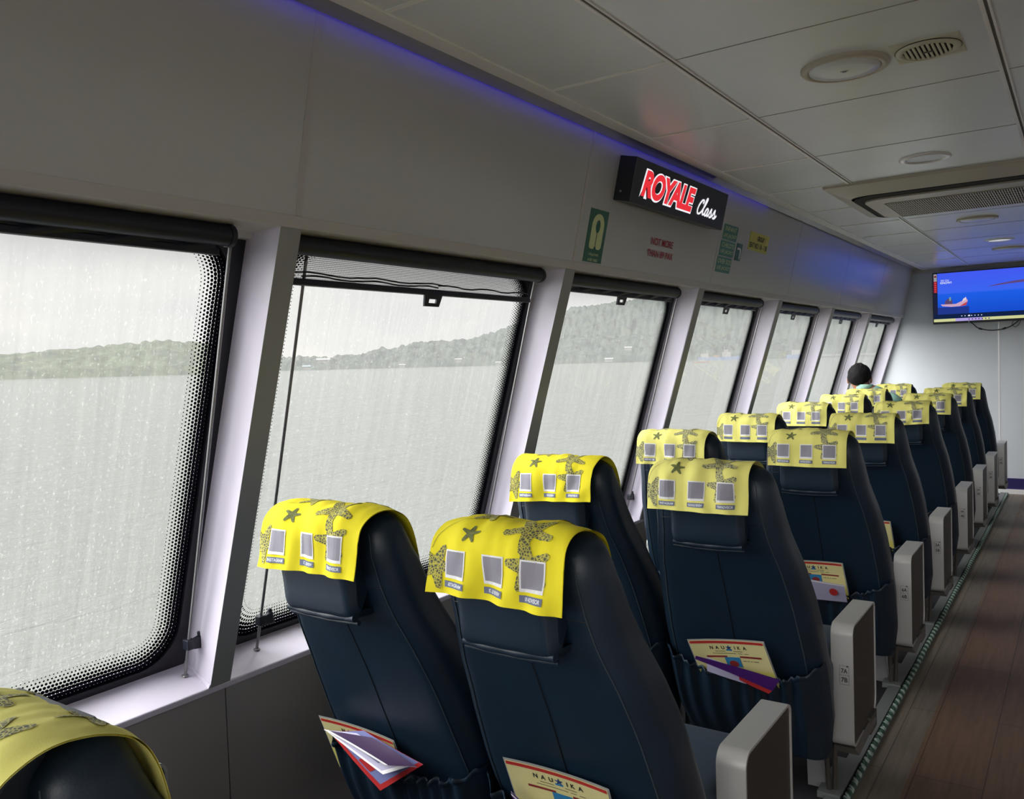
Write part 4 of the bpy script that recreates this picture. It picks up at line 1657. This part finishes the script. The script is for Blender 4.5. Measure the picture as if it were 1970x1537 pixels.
# ceiling air conditioner
AX0, AX1, AY0, AY1 = -1.055, .035, 4.255, 5.37
ac = empty('air_conditioner', ((AX0 + AX1) / 2, (AY0 + AY1) / 2, zc), 'beige ceiling air conditioner with dark outlet slot and slatted intake', 'air conditioner')
hx, hy = (AX1 - AX0) / 2, (AY1 - AY0) / 2
q = MB()
rings = [(rrect(-hx, -hy, hx, hy, .02, 6), 0), (rrect(-hx + .004, -hy + .004, hx - .004, hy - .004, .02, 6), .012), (rrect(-hx + .075, -hy + .20, hx - .075, hy - .20 + .12, .10, 6), .034)]
n = len(rings[0][0])
v = [(a, b, -h) for r_, h in rings for a, b in r_]
q.add(v, [(i * n + k_, i * n + (k_ + 1) % n, (i + 1) * n + (k_ + 1) % n, (i + 1) * n + k_) for i in range(2) for k_ in range(n)], M['beige'])
q.build('outer_frame', ac)
q = MB()
o_ = rrect(-hx + .080, -hy + .215, hx - .080, hy - .085, .13, 10)
q.prism(o_, (.030, .0352), M['dark_gap'], lambda a, b, h: (a, b, -h))
q.build('outlet_slot', ac)
q = MB()
o_ = rrect(-hx + .118, -hy + .312, hx - .118, hy - .12, .10, 10)
q.prism(o_, (.018, .043), M['beige'], lambda a, b, h: (a, b, -h))
cp = q.build('centre_panel', ac, bevel=.008)
gx0, gx1, gy0, gy1 = -hx + .20, hx - .20, -hy + .46, hy - .14
q = MB()
q.box((gx0, gy0, -.0445), (gx1, gy1, -.0425), M['dark_gap'])
nb = 62
for i in range(nb + 1):
    x = gx0 + (gx1 - gx0) * i / nb
    q.box((x - .0026, gy0, -.0465), (x + .0026, gy1, -.0445), M['beige'])
for i in range(8):
    y = gy0 + (gy1 - gy0) * i / 7
    q.box((gx0, y - .0016, -.0462), (gx1, y + .0016, -.0445), M['beige'])
q.build('intake_grille', cp)

# ------------------------------------------------------------------ signs on the upper wall
sg = empty('illuminated_sign', onwall(3.36, .335, .035), 'black lightbox sign with glowing red ROYALE and white Class lettering', 'sign')
SO = Vector(sg.location)
sgy0, sgy1, sgs0, sgs1 = 2.875, 3.835, .250, .415


def sp_(y, s, off):
    return tuple(Vector(onwall(y, s, off)) - SO)


q = MB()
q.hexa([sp_(sgy0, sgs0, 0), sp_(sgy0, sgs0, .072), sp_(sgy1, sgs0, .072), sp_(sgy1, sgs0, 0), sp_(sgy0, sgs1, 0), sp_(sgy0, sgs1, .072), sp_(sgy1, sgs1, .072), sp_(sgy1, sgs1, 0)], M['signbox'])
bx = q.build('sign_box', sg, bevel=.002)
q = MB()
q.lathe([(0, .001), (.004, .001), (.005, 0)], M['steel'], lambda x, y, h: tuple(Vector(sp_(sgy0 - h, sgs0 + .035 + y, .025 + x))), 10)
q.build('screw', bx)
word, wf = text_fit('ROYALE', 3.205, .333, .508, .102, bold=.05, shear=.22, spacing=.93)
wo, wof = text_fit('ROYALE', 3.203, .332, .526, .114, bold=.085, shear=.22, spacing=.93)
q = MB()
q.flat(wo, wof, M['sign_white'], lambda a, b: sp_(a, b, .0728))
q.build('letter_outline', sg)
q = MB()
q.flat(word, wf, M['sign_red'], lambda a, b: sp_(a, b, .0736))
q.build('red_lettering', sg)
# script word in strokes: C l a s s
scr = [
    [(.050, .058), (.058, .066), (.052, .074), (.038, .070), (.022, .048), (.016, .022), (.024, .004), (.042, .004), (.060, .018)],
    [(.060, .018), (.078, .050), (.090, .080), (.086, .088), (.078, .076), (.070, .030), (.074, .006), (.086, .006), (.096, .016)],
    [(.122, .036), (.110, .040), (.098, .026), (.096, .010), (.104, .002), (.116, .012), (.124, .036), (.120, .012), (.126, .003), (.138, .012)],
    [(.138, .012), (.154, .044), (.156, .030), (.164, .014), (.158, .002), (.146, .004), (.160, .003), (.178, .014)],
    [(.178, .014), (.194, .044), (.196, .030), (.204, .014), (.198, .002), (.186, .004), (.204, .003), (.222, .020)],
]
q = MB()
for st in scr:
    v_, f_ = stroke2d([(a * 1.09 + 3.487 + b * .22, b * .86 + .287) for a, b in st], .0105)
    q.flat(v_, f_, M['sign_white'], lambda a, b: sp_(a, b, .0736))
q.build('script_lettering', sg)


def sticker(name, y0, y1, s0, s1, mat, label, cat, extra, group=None, rot=0):
    root = empty(name, onwall((y0 + y1) / 2, (s0 + s1) / 2, 0), label, cat, group)
    O = Vector(root.location)
    w, h = y1 - y0, s1 - s0
    c_, s_ = math.cos(rot), math.sin(rot)

    def fn(a, b, off=.0018):
        a, b = a * c_ - b * s_, a * s_ + b * c_
        return tuple(Vector(onwall((y0 + y1) / 2 + a, (s0 + s1) / 2 + b, off)) - O)
    if mat:
        q = MB()
        v = [fn(a, b, o) for o in (.0002, .0018) for a, b in ((-w / 2, -h / 2), (w / 2, -h / 2), (w / 2, h / 2), (-w / 2, h / 2))]
        q.hexa(v, mat)
        q.build('backing', root)
    for nm, vf, m in extra(w, h):
        q = MB()
        q.flat(vf[0], vf[1], m, lambda a, b: fn(a, b, .0026))
        q.build(nm, root)
    return root


def life_jacket(w, h):
    out = rrect(-.046, -.048, .046, .082, [.016, .016, .045, .045], 8)
    # U shape: outline with a slot and a head hole
    hole = [(.0 + .017 * math.cos(t_ * PI / 12), .040 + .024 * math.sin(t_ * PI / 12)) for t_ in range(24)]
    stem_ = rrect(-.0028, -.050, .0028, .03, .001, 2)
    return [('jacket_shape', subdiv_fan(out, 2), M['lime']),
            ('lettering', text_fit('Lifejackets', 0, -.068, .075, .014), M['lime']),
            ('lettering', text_fit('under seats', 0, -.086, .075, .014), M['lime'])]


lj = sticker('safety_sign', 2.724, 2.863, .007, .201, M['green'], 'dark green sign with a pale lifejacket shape reading Lifejackets under seats', 'sign', life_jacket)
O_ = Vector(lj.location)
js = [c for c in lj.children if c.name.startswith('jacket')][0]
q = MB()
cyy, css = (2.724 + 2.863) / 2, (.007 + .201) / 2
fn_ = lambda a, b: tuple(Vector(onwall(cyy + a, css + b, .0032)) - O_)
q.flat(*subdiv_fan([(.016 * math.cos(t_ * PI / 12), .036 + .024 * math.sin(t_ * PI / 12)) for t_ in range(24)], 1), M['green'], fn_)
q.flat(*rect2d(-.0022, -.052, .0022, .03, 2), M['green'], fn_)
q.flat(*subdiv_fan([(-.016, -.052), (.016, -.052), (0, -.034)], 1), M['green'], fn_)
q.build('neck_opening', js)

sticker('wall_lettering', 3.24, 3.505, .065, .160, None, 'red NOT MORE THAN 89 PAX lettering on the wall below the lightbox sign', 'lettering',
        lambda w, h: [('lettering', text_fit('NOT MORE', 0, .024, .222, .030, bold=.02), M['redwall']), ('lettering', text_fit('THAN 89 PAX', -.002, -.026, .262, .030, bold=.02), M['redwall'])])
for nm_, s0_, s1_, t1, t2_ in (('topmost', .226, .300, 'INFANT', 'LIFE JACKET'), ('middle', .146, .220, "CHILD'S", 'LIFE JACKET'), ('lowest', .064, .140, 'OVER SIZE', 'LIFE JACKET')):
    sh_ = (s0_ - .18) * .07
    sticker('location_sticker', 4.040 + sh_, 4.236 + sh_, s0_, s1_, M['green2'], '%s of three green stickers stacked on the wall, reading %s life jacket' % (nm_, t1.lower().replace("'s", '')), 'sticker',
            lambda w, h, t1=t1, t2_=t2_: [('lettering', text_fit(t1, .0, .017, .11 + .008 * len(t1), .022), M['lime']), ('lettering', text_fit(t2_, 0, -.018, .178, .022), M['lime'])], 'green life jacket stickers')
sticker('arrow_sticker', 4.262, 4.346, .138, .226, M['green'], 'small dark green arrow sticker right of the green sticker column', 'sticker',
        lambda w, h: [('arrow', (stroke2d([(-.03, .016), (.0, .018), (.018, .012), (.022, -.006), (.02, -.03)], .014)), M['white']), ('arrow_head', subdiv_fan([(.006, -.022), (.036, -.022), (.02, -.042)], 1), M['white'])])
sticker('yellow_sticker', 4.428, 4.742, .210, .306, M['ywst'], 'yellow sticker reading GROUP 1 and seat numbers, right of the green stickers', 'sticker',
        lambda w, h: [('lettering', text_fit('GROUP 1', .03, .020, .13, .026, bold=.02), M['ink']), ('lettering', text_fit('SEAT NO : 1A - 11B', 0, -.020, .29, .028, bold=.02), M['ink'])])

# ------------------------------------------------------------------ television
tv = empty('television', (-.80, 9.25, 1.905), 'wall mounted flat television showing a fishing boat on blue sea', 'television')
tv.rotation_euler = (math.radians(3), 0, math.radians(.8))
TW, TH = .445, .252
q = MB()
q.box((-TW, -.022, -TH), (TW, .022, TH), M['black'])
q.box((-TW * .6, .02, -TH * .6), (TW * .6, .045, TH * .5), M['black'])
q.build('tv_case', tv, bevel=.003)


def tvm(name, r, g, b, s=1.0):
    c = s2l(r, g, b)
    return emission(name, c, s)


q = MB()
ff = lambda a, b, o=-.0228: (a, o, b)
sx0, sx1, sz0, sz1 = -TW + .008, TW - .008, -TH + .022, TH - .010


def scr_grad():
    m = bpy.data.materials.new('screen_picture')
    m.use_nodes = True
    nt = m.node_tree
    nt.nodes.clear()
    o = nt.nodes.new('ShaderNodeOutputMaterial')
    e = nt.nodes.new('ShaderNodeEmission')
    tc = nt.nodes.new('ShaderNodeTexCoord')
    sp2 = nt.nodes.new('ShaderNodeSeparateXYZ')
    nt.links.new(tc.outputs['Object'], sp2.inputs[0])
    mr = nt.nodes.new('ShaderNodeMapRange')
    mr.inputs[1].default_value, mr.inputs[2].default_value = -.17, .24
    nt.links.new(sp2.outputs[2], mr.inputs[0])
    cr = nt.nodes.new('ShaderNodeValToRGB')
    cr.color_ramp.elements[0].color = s2l(20, 70, 190)
    cr.color_ramp.elements[1].color = s2l(62, 84, 225)
    for p, c in ((.50, s2l(28, 88, 215)), (.54, s2l(55, 95, 225))):
        ee = cr.color_ramp.elements.new(p)
        ee.color = c
    nt.links.new(mr.outputs[0], cr.inputs[0])
    nt.links.new(cr.outputs[0], e.inputs[0])
    e.inputs[1].default_value = 1.15
    nt.links.new(e.outputs[0], o.inputs[0])
    return m


SCR = scr_grad()
q.flat(*rect2d(sx0 + .036, sz0 + .028, sx1, sz1, 1), SCR, lambda a, b: ff(a, b))
q.flat(*rect2d(sx0, sz0 + .028, sx0 + .036, sz1, 1), tvm('screen_dark_bar', 30, 34, 60), lambda a, b: ff(a, b))
q.flat(*rect2d(sx0 + .004, sz1 - .075, sx0 + .032, sz1 - .004, 1), tvm('screen_grey', 150, 150, 155), lambda a, b: ff(a, b, -.0232))
q.flat(*rect2d(sx0 + .004, sz1 - .185, sx0 + .032, sz1 - .075, 1), tvm('screen_red', 165, 30, 45), lambda a, b: ff(a, b, -.0232))
q.flat(*subdiv_fan([(sx0 + .018 + .010 * math.cos(t_ * PI / 6), sz1 - .028 + .010 * math.sin(t_ * PI / 6)) for t_ in range(12)], 1), tvm('screen_maroon', 110, 20, 40), lambda a, b: ff(a, b, -.0236))
for i in range(5):
    q.flat(*rect2d(sx0 + .011, sz1 - .095 - .021 * i, sx0 + .025, sz1 - .089 - .021 * i, 1), tvm('screen_tab_%d' % i, 220, 110, 110), lambda a, b: ff(a, b, -.0236))
q.flat(*rect2d(sx0, sz0 + .028, sx1, sz0 + .072, 1), tvm('screen_player_bar', 18, 34, 70), lambda a, b: ff(a, b, -.0231))
q.flat(*rect2d(sx0, sz0, sx1, sz0 + .028, 1), tvm('screen_taskbar', 205, 208, 150), lambda a, b: ff(a, b))
q.flat(*rect2d(sx0 + .19, sz0, sx0 + .42, sz0 + .028, 1), tvm('screen_taskbar_lilac', 175, 160, 225), lambda a, b: ff(a, b, -.0232))
ic = tvm('screen_icon', 90, 60, 110)
wi = tvm('screen_white', 225, 232, 245)
for i in range(7):
    x = sx0 + .30 + i * .028
    q.flat(*rect2d(x, sz0 + .009, x + .012, sz0 + .020, 1), ic, lambda a, b: ff(a, b, -.0236))
    q.flat(*rect2d(x - .06, sz0 + .045, x - .052, sz0 + .053, 1), wi, lambda a, b: ff(a, b, -.0236))
q.flat(*rect2d(sx0 + .30, sz0 + .043, sx0 + .315, sz0 + .056, 1), wi, lambda a, b: ff(a, b, -.0238))
# far headland and the fishing boat of the picture
q.flat(*subdiv_fan([(.02, .085), (.12, .105), (.25, .125), (sx1, .138), (sx1, .112), (.2, .100), (.08, .088)], 1), tvm('screen_headland', 92, 72, 130), lambda a, b: ff(a, b, -.0234))
hull = [(-.375, -.060), (-.36, -.078), (-.28, -.088), (-.20, -.086), (-.155, -.080), (-.140, -.035), (-.150, -.018), (-.19, -.050), (-.26, -.064), (-.33, -.062)]
q.flat(*subdiv_fan(hull, 1), tvm('screen_hull', 205, 165, 190), lambda a, b: ff(a, b, -.0236))
q.flat(*subdiv_fan([(-.21, -.086), (-.155, -.080), (-.142, -.045), (-.175, -.062)], 1), tvm('screen_hull_red', 190, 70, 80), lambda a, b: ff(a, b, -.0240))
q.flat(*subdiv_fan([(-.34, -.060), (-.27, -.062), (-.275, -.018), (-.31, -.005), (-.335, -.03)], 1), tvm('screen_cabin', 88, 70, 110), lambda a, b: ff(a, b, -.0239))
q.flat(*subdiv_fan([(-.30, -.03), (-.285, -.03), (-.285, .008), (-.30, .004)], 1), tvm('screen_mast', 120, 160, 150), lambda a, b: ff(a, b, -.0241))
q.flat(*subdiv_fan([(-.19, -.045), (-.15, -.025), (-.155, .0), (-.18, -.018)], 1), tvm('screen_bow', 225, 205, 215), lambda a, b: ff(a, b, -.0239))
q.flat(*rect2d(sx0 + .036, sz0 + .072, -.13, -.09, 1), tvm('screen_reflection', 34, 56, 140), lambda a, b: ff(a, b, -.0233))
q.flat(*text_fit('DID YOU', -.335, .170, .072, .018), wi, lambda a, b: ff(a, b, -.0236))
q.flat(*text_fit('KNOW?', -.325, .148, .098, .020, bold=.02), wi, lambda a, b: ff(a, b, -.0236))
q.build('screen', tv)
q = MB()
q.box((-.14, -.0232, -TH + .006), (-.128, -.0225, -TH + .014), M['alu'])
q.build('badge', tv)
q = MB()
q.tube(catmull([(-.93, 9.26, 1.665), (-.90, 9.27, 1.640), (-.86, 9.28, 1.600), (-.80, 9.285, 1.580), (-.74, 9.285, 1.572), (-.66, 9.28, 1.578), (-.59, 9.28, 1.602), (-.53, 9.275, 1.645), (-.51, 9.26, 1.67)], 6), .005, M['black'], 8)
q.tube([(-.855, 9.282, 1.596), (-.825, 9.283, 1.586)], .009, M['black'], 8)
q.tube([(-.655, 9.281, 1.580), (-.625, 9.281, 1.590)], .009, M['black'], 8)
q.tube(catmull([(-.56, 9.27, 1.66), (-.575, 9.28, 1.62), (-.55, 9.285, 1.595), (-.52, 9.28, 1.62), (-.505, 9.27, 1.66)], 5), .0028, M['black'], 6)
tag(q.build('power_cable'), 'black cable looping below the television', 'cable')


# ------------------------------------------------------------------ the seated passenger
def skin_body(name, verts, edges, radii, root_i, mat, parent, sub=2):
    me = bpy.data.meshes.new(name)
    me.from_pydata([tuple(v) for v in verts], edges, [])
    o = bpy.data.objects.new(name, me)
    C.objects.link(o)
    o.parent = parent
    sk = o.modifiers.new('Skin', 'SKIN')
    sk.use_smooth_shade = True
    for i, r in enumerate(radii):
        d = me.skin_vertices[0].data[i]
        d.radius = r if isinstance(r, tuple) else (r, r)
        d.use_root = i == root_i
    s = o.modifiers.new('Subdivision', 'SUBSURF')
    s.levels = s.render_levels = sub
    me.materials.append(mat)
    return o


man = empty('person', (-1.44, 7.30, 0), 'seated person with short black hair and pale green shirt, leaning towards the window', 'person')
V = Vector
pel, wai, che, nk0, nk1, hd0, hd1, hd2 = V((.0, .22, .55)), V((.0, .17, .72)), V((-.01, .10, .92)), V((-.045, .045, 1.06)), V((-.080, .052, 1.11)), V((-.105, .075, 1.15)), V((-.112, .075, 1.205)), V((-.115, .065, 1.262))
bv = [pel, wai, che, nk0, nk1, hd0, hd1, hd2]
br2 = [(.145, .115), (.140, .105), (.150, .105), (.075, .065), (.052, .055), (.070, .085), (.078, .096), (.052, .065)]
be = [(i, i + 1) for i in range(7)]


def limb(chain, rads, start):
    idx = start
    for p_, r_ in zip(chain, rads):
        bv.append(V(p_))
        br2.append(r_)
        be.append((idx, len(bv) - 1))
        idx = len(bv) - 1
    return idx


for s in (-1, 1):
    hand = limb([(-.015 + s * .115, .075, 1.025), (-.015 + s * .180, .090, .995), (-.01 + s * .225, .20, .76), (s * .17, .42, .63), (s * .13, .50, .625)], [.070, .060, .047, .033, .028], 2)
    palm = limb([(s * .115, .555, .63)], [(.030, .016)], hand)
    for j, (fx, ln_) in enumerate(((-.030, .062), (-.010, .070), (.010, .068), (.029, .055))):
        limb([(s * .11 + fx * .8, .595, .632), (s * .11 + fx, .595 + ln_ * .5, .628), (s * .11 + fx, .595 + ln_, .612)], [.010, .009, .007], palm)
    limb([(s * .115 - s * .035, .555, .64), (s * .115 - s * .048, .59, .638)], [.011, .008], hand)
    limb([(s * .10, .40, .545), (s * .11, .70, .535), (s * .10, .74, .30), (s * .10, .72, .09), (s * .10, .82, .055)], [.085, .062, .050, .040, .035], 0)
body = skin_body('body', bv, be, br2, 0, M['skin'], man)
# shirt: same skeleton a little fuller, from hips to the elbows, with a collar
sv = [V((0, .21, .50)), pel, wai, che, V((-.045, .048, 1.05)), V((-.070, .048, 1.10))]
sr = [(.158, .13), (.158, .128), (.152, .118), (.163, .118), (.088, .078), (.068, .068)]
se = [(0, 1), (1, 2), (2, 3), (3, 4), (4, 5)]
for s in (-1, 1):
    base = 3
    for p_, r_ in (((-.015 + s * .115, .075, 1.025), .080), ((-.015 + s * .183, .090, .995), .072), ((-.01 + s * .228, .19, .785), .060)):
        sv.append(V(p_))
        sr.append(r_)
        se.append((base, len(sv) - 1))
        base = len(sv) - 1
skin_body('shirt', sv, se, sr, 1, M['shirt'], man)
tv_ = [pel + V((0, 0, -.02))]
trr = [(.155, .13)]
te = []
for s in (-1, 1):
    base = 0
    for p_, r_ in (((s * .10, .40, .545), .096), ((s * .11, .70, .535), .074), ((s * .10, .74, .30), .062), ((s * .10, .72, .11), .055)):
        tv_.append(V(p_))
        trr.append(r_)
        te.append((base, len(tv_) - 1))
        base = len(tv_) - 1
skin_body('trousers', tv_, te, trr, 0, M['trousers'], man)
HC = V((-.110, .072, 1.205))


def headsurf(th, ph, sc=1.0):
    x, y, z = math.cos(th) * math.cos(ph), math.sin(th) * math.cos(ph), math.sin(ph)
    return HC + V((x * .088 * sc, y * .105 * sc, z * .100 * sc))


q = MB()


def hairfn(u, v):
    th = u * 2 * PI
    back = max(0, -math.sin(th))          # -y is the back of the head
    lo = -.20 - .62 * back + .55 * max(0, math.sin(th))
    ph = lo + (PI / 2 - lo) * v
    r_ = 1.05 + .05 * noise.noise(V((math.cos(th) * 3, math.sin(th) * 3, ph * 3))) + .03 * noise.noise(V((math.cos(th) * 11, math.sin(th) * 11, ph * 9))) + .06 * max(0, v - .3)
    if v < .08:
        r_ -= .05 * (1 - v / .08)
    return tuple(headsurf(th, ph, r_))


q.grid(48, 20, hairfn, M['hair'])
q.build('hair', man)
for s in (-1, 1):
    q = MB()
    ec = HC + V((s * .088, .004, -.032))
    q.lathe([(.0, -.010), (.014, -.008), (.021, .0), (.019, .006), (.010, .003), (0, .001)], M['skin'], lambda x, y, h: tuple(ec + V((s * (h * .8 + abs(x) * .15), x * .75 - h * .3, y * 1.4))), 16)
    q.build('ear', man)
for s in (-1, 1):
    q = MB()
    e0 = HC + V((s * .032, .094, .0))
    q.lathe([(0, .006), (.008, .003), (.011, -.004)], M['white'], lambda x, y, h: tuple(e0 + V((x, h, y * .6))), 12)
    q.lathe([(0, .0072), (.0045, .0062)], M['ink'], lambda x, y, h: tuple(e0 + V((x, h, y))), 10)
    q.build('eye', man)
q = MB()
n0 = HC + V((0, .098, -.028))
q.hexa([tuple(n0 + V(d)) for d in ((-.015, -.01, -.014), (.015, -.01, -.014), (.010, .022, -.012), (-.010, .022, -.012), (-.006, -.01, .035), (.006, -.01, .035), (.005, .004, .032), (-.005, .004, .032))], M['skin'])
q.build('nose', man, subsurf=2)
q = MB()
m0 = HC + V((0, .086, -.064))
q.lathe([(0, .006), (.012, .004), (.02, -.004)], M['dkred'], lambda x, y, h: tuple(m0 + V((x * 1.2, h, y * .35))), 14)
q.build('mouth', man)
# collar
q = MB()
q.lathe([(.062, -.012), (.066, .004), (.060, .026), (.056, .027), (.058, .0)], M['shirt'], lambda x, y, h: tuple(V((-.068, .048, 1.112)) + V((x + .25 * h, y * 1.05, h + .10 * -y * .35))), 28)
q.build('collar', man)

# ------------------------------------------------------------------ the sea and the far shore (the boat rides slightly heeled and trimmed)
HEEL = Matrix.Rotation(math.radians(.50), 4, 'Y') @ Matrix.Rotation(math.radians(-.20), 4, 'X')
SEA_Z = -2.1


def out_obj(o):
    o.matrix_basis = HEEL @ o.matrix_basis
    return o


q = MB()
q.add([(-9000, -9000, SEA_Z), (9000, -9000, SEA_Z), (9000, 9000, SEA_Z), (-9000, 9000, SEA_Z)], [(0, 1, 2, 3)], M['water'])
sea = out_obj(q.build('sea'))
tag(sea, 'rippled pale grey green sea outside the windows', 'sea', kind='structure')


def azdir(az):
    a = math.radians(az)
    return math.sin(a), math.cos(a)


def tilt_el(az):   # apparent elevation of the heeled sea plane in this direction, degrees
    sx, cy = azdir(az)
    return -.50 * sx - .20 * cy


def hills(name, table, dist, depth, mat, label, az0, az1, step, bump, seed):
    """forested slope: table of (azimuth, ridge elevation in degrees seen from the cabin)"""
    q = MB()
    na = int((az1 - az0) / step)
    NR = 16
    v = []
    for i in range(na + 1):
        az = az0 + (az1 - az0) * i / na
        sx, cy = azdir(az)
        el = interp(table, az) - tilt_el(az)
        H = max(2, math.tan(math.radians(el)) * (dist + depth * .75) + 3.5)
        for j in range(NR + 1):
            t = j / NR
            d = dist + depth * t
            prof = math.sin(min(1, t / .78) * PI / 2) ** .9 if t < .78 else 1 - (t - .78) * 1.2
            x, y = sx * d, cy * d
            nz = noise.noise(V((x * .028 + seed, y * .028, .3))) + .9 * noise.noise(V((x * .105 + seed, y * .105, 1.3)))
            h = H * prof + 1.35 * bump * nz * (.4 + .6 * min(1, t * 6)) + (bump * .9 if j == 1 else 0)
            if j == 0:
                h = -1
            v.append((x, y, SEA_Z + max(h, -1)))
    n = NR + 1
    f = [(i * n + j, (i + 1) * n + j, (i + 1) * n + j + 1, i * n + j + 1) for i in range(na) for j in range(NR)]
    q.add(v, f, mat, False)
    o = out_obj(q.build(name))
    return tag(o, label, 'hill', kind='structure')


T1 = [(-80, 1.3), (-65.5, 1.60), (-62.9, 1.68), (-60.07, 1.86), (-57.7, 2.15), (-55.9, 2.13), (-54.0, 1.9), (-52, 1.2), (-50.5, .5)]
T2 = [(-60, .7), (-49.1, .86), (-46.3, .88), (-44.2, 1.04), (-42.8, 1.27), (-39.7, 1.76), (-37.6, 1.70), (-36.4, 1.85), (-34, 1.9), (-28, 1.7), (-20, 1.2), (-14, .6)]
T3 = [(-38.5, .3), (-37.6, 1.60), (-35.4, 2.20), (-33.6, 2.78), (-30.2, 3.52), (-28.1, 3.82), (-26.6, 3.93), (-24.8, 4.16), (-23.3, 4.5), (-19.8, 5.0), (-10.4, 4.4), (0, 3.2), (12, 2.0)]
hills('forested_headland', T1, 780, 260, M['forest1'], 'green tree covered headland seen through the nearest window', -80, -50.4, .055, 3.0, 3)
hills('wooded_shore', T2, 1250, 320, M['forest2'], 'low wooded shore with scattered houses seen through the second window', -58, -14, .05, 5.0, 17)
hills('forested_hill', T3, 1650, 900, M['forest2'], 'high hazy forested hill seen through the farther windows', -38.5, 12, .05, 6.0, 29)


def at_sea(az, d):
    sx, cy = azdir(az)
    return Vector((sx * d, cy * d, SEA_Z))


def vessel(name, az, d, L, Hh, hullm, label, sup, yaw=None):
    o = empty(name, at_sea(az, d), label, 'ship')
    o.rotation_euler = (0, 0, math.radians(-az if yaw is None else yaw))
    q = MB()
    prof = [(-L / 2, Hh), (-L / 2 + L * .03, -1), (L / 2 - L * .08, -1), (L / 2, Hh * 1.3), (L * .30, Hh), (-L * .3, Hh * .9)]
    w = L * .09
    for s in (1,):
        q.prism(prof, (-w, w), hullm, lambda a, b, h: (a, h, b))
    q.build('hull', o)
    for (a0, a1, z0, z1, m) in sup:
        q = MB()
        q.box((a0 * L, -w * .7, z0 * Hh), (a1 * L, w * .7, z1 * Hh), m)
        q.build('deckhouse', o)
    q = MB()
    q.tube([(L * .1, 0, Hh * .8), (L * .1, 0, Hh * 4.0)], L * .006, M['shipwhite'], 6)
    q.tube([(-L * .28, 0, Hh), (-L * .28, 0, Hh * 3.4)], L * .006, M['shipwhite'], 6)
    q.build('mast', o)
    out_obj(o)
    return o


vessel('cargo_ship', -20.4, 1150, 58, 4.6, M['shipblue'], 'blue hulled ship with white deckhouse moored below the hill', [(-.42, -.25, .9, 2.0, M['shipwhite']), (.05, .24, .9, 2.3, M['shipwhite']), (.10, .18, 2.2, 3.0, M['shipwhite']), (-.15, .0, .9, 1.5, M['shiprust'])])
vessel('fishing_boat', -21.6, 640, 13, 1.0, M['shiprust'], 'small low boat in front of the blue hulled ship', [(-.1, .2, .9, 2.2, M['shipwhite'])])
vessel('cargo_ship', -15.4, 1050, 30, 5.2, M['shipblue'], 'pale blue vessel beside the long pier, left of the seated person', [(-.3, .1, .9, 2.0, M['shipwhite'])])
pr_ = empty('pier', at_sea(-11.6, 1080), 'long pale pier on the water near the last windows', 'pier')
pr_.rotation_euler = (0, 0, math.radians(11.6))
q = MB()
q.box((-75, -4, 2.2), (75, 4, 4.6), M['pier'])
q.build('pier_deck', pr_)
q = MB()
for i in range(16):
    q.box((-74 + i * 9.8, -3, -2), (-72 + i * 9.8, 3, 2.3), M['pier'])
q.build('pier_piles', pr_)
out_obj(pr_)


def house(az, d, z, w, h, label, roof=M['roof']):
    o = empty('waterside_house', at_sea(az, d) + Vector((0, 0, z)), label, 'house', 'houses on the far shore')
    o.rotation_euler = (0, 0, math.radians(-az))
    q = MB()
    q.box((-w / 2, -w * .3, -2), (w / 2, w * .3, h), M['shipwhite'])
    q.build('wall', o)
    q = MB()
    q.prism([(-w * .36, h), (w * .36, h), (0, h + w * .16)], (-w * .58, w * .58), roof, lambda a, b, hh: (hh, a, b))
    q.build('roof', o)
    out_obj(o)


M['roofb'] = principled('blue_metal_roof', (.12, .18, .28, 1), .5)
house(-48.0, 1236, 3, 10, 2.4, 'blue roofed house, leftmost on the shore in the second window', M['roofb'])
house(-46.9, 1240, 12, 17, 2.2, 'long white roofed house standing among trees in the second window')
house(-41.7, 1240, 2, 8, 2.4, 'white house at the waterline, centre of the second window')
house(-37.9, 1240, 8, 9, 2.4, 'white house partway up the shore, right half of the second window')
house(-35.2, 1240, 2, 8, 2.4, 'white house at the waterline, right end of the second window')
house(-27.7, 1240, 3, 11, 2.4, 'white house by the water in the third window')
house(-26.4, 1238, 19, 10, 2.2, 'white roofed house up the slope in the third window')
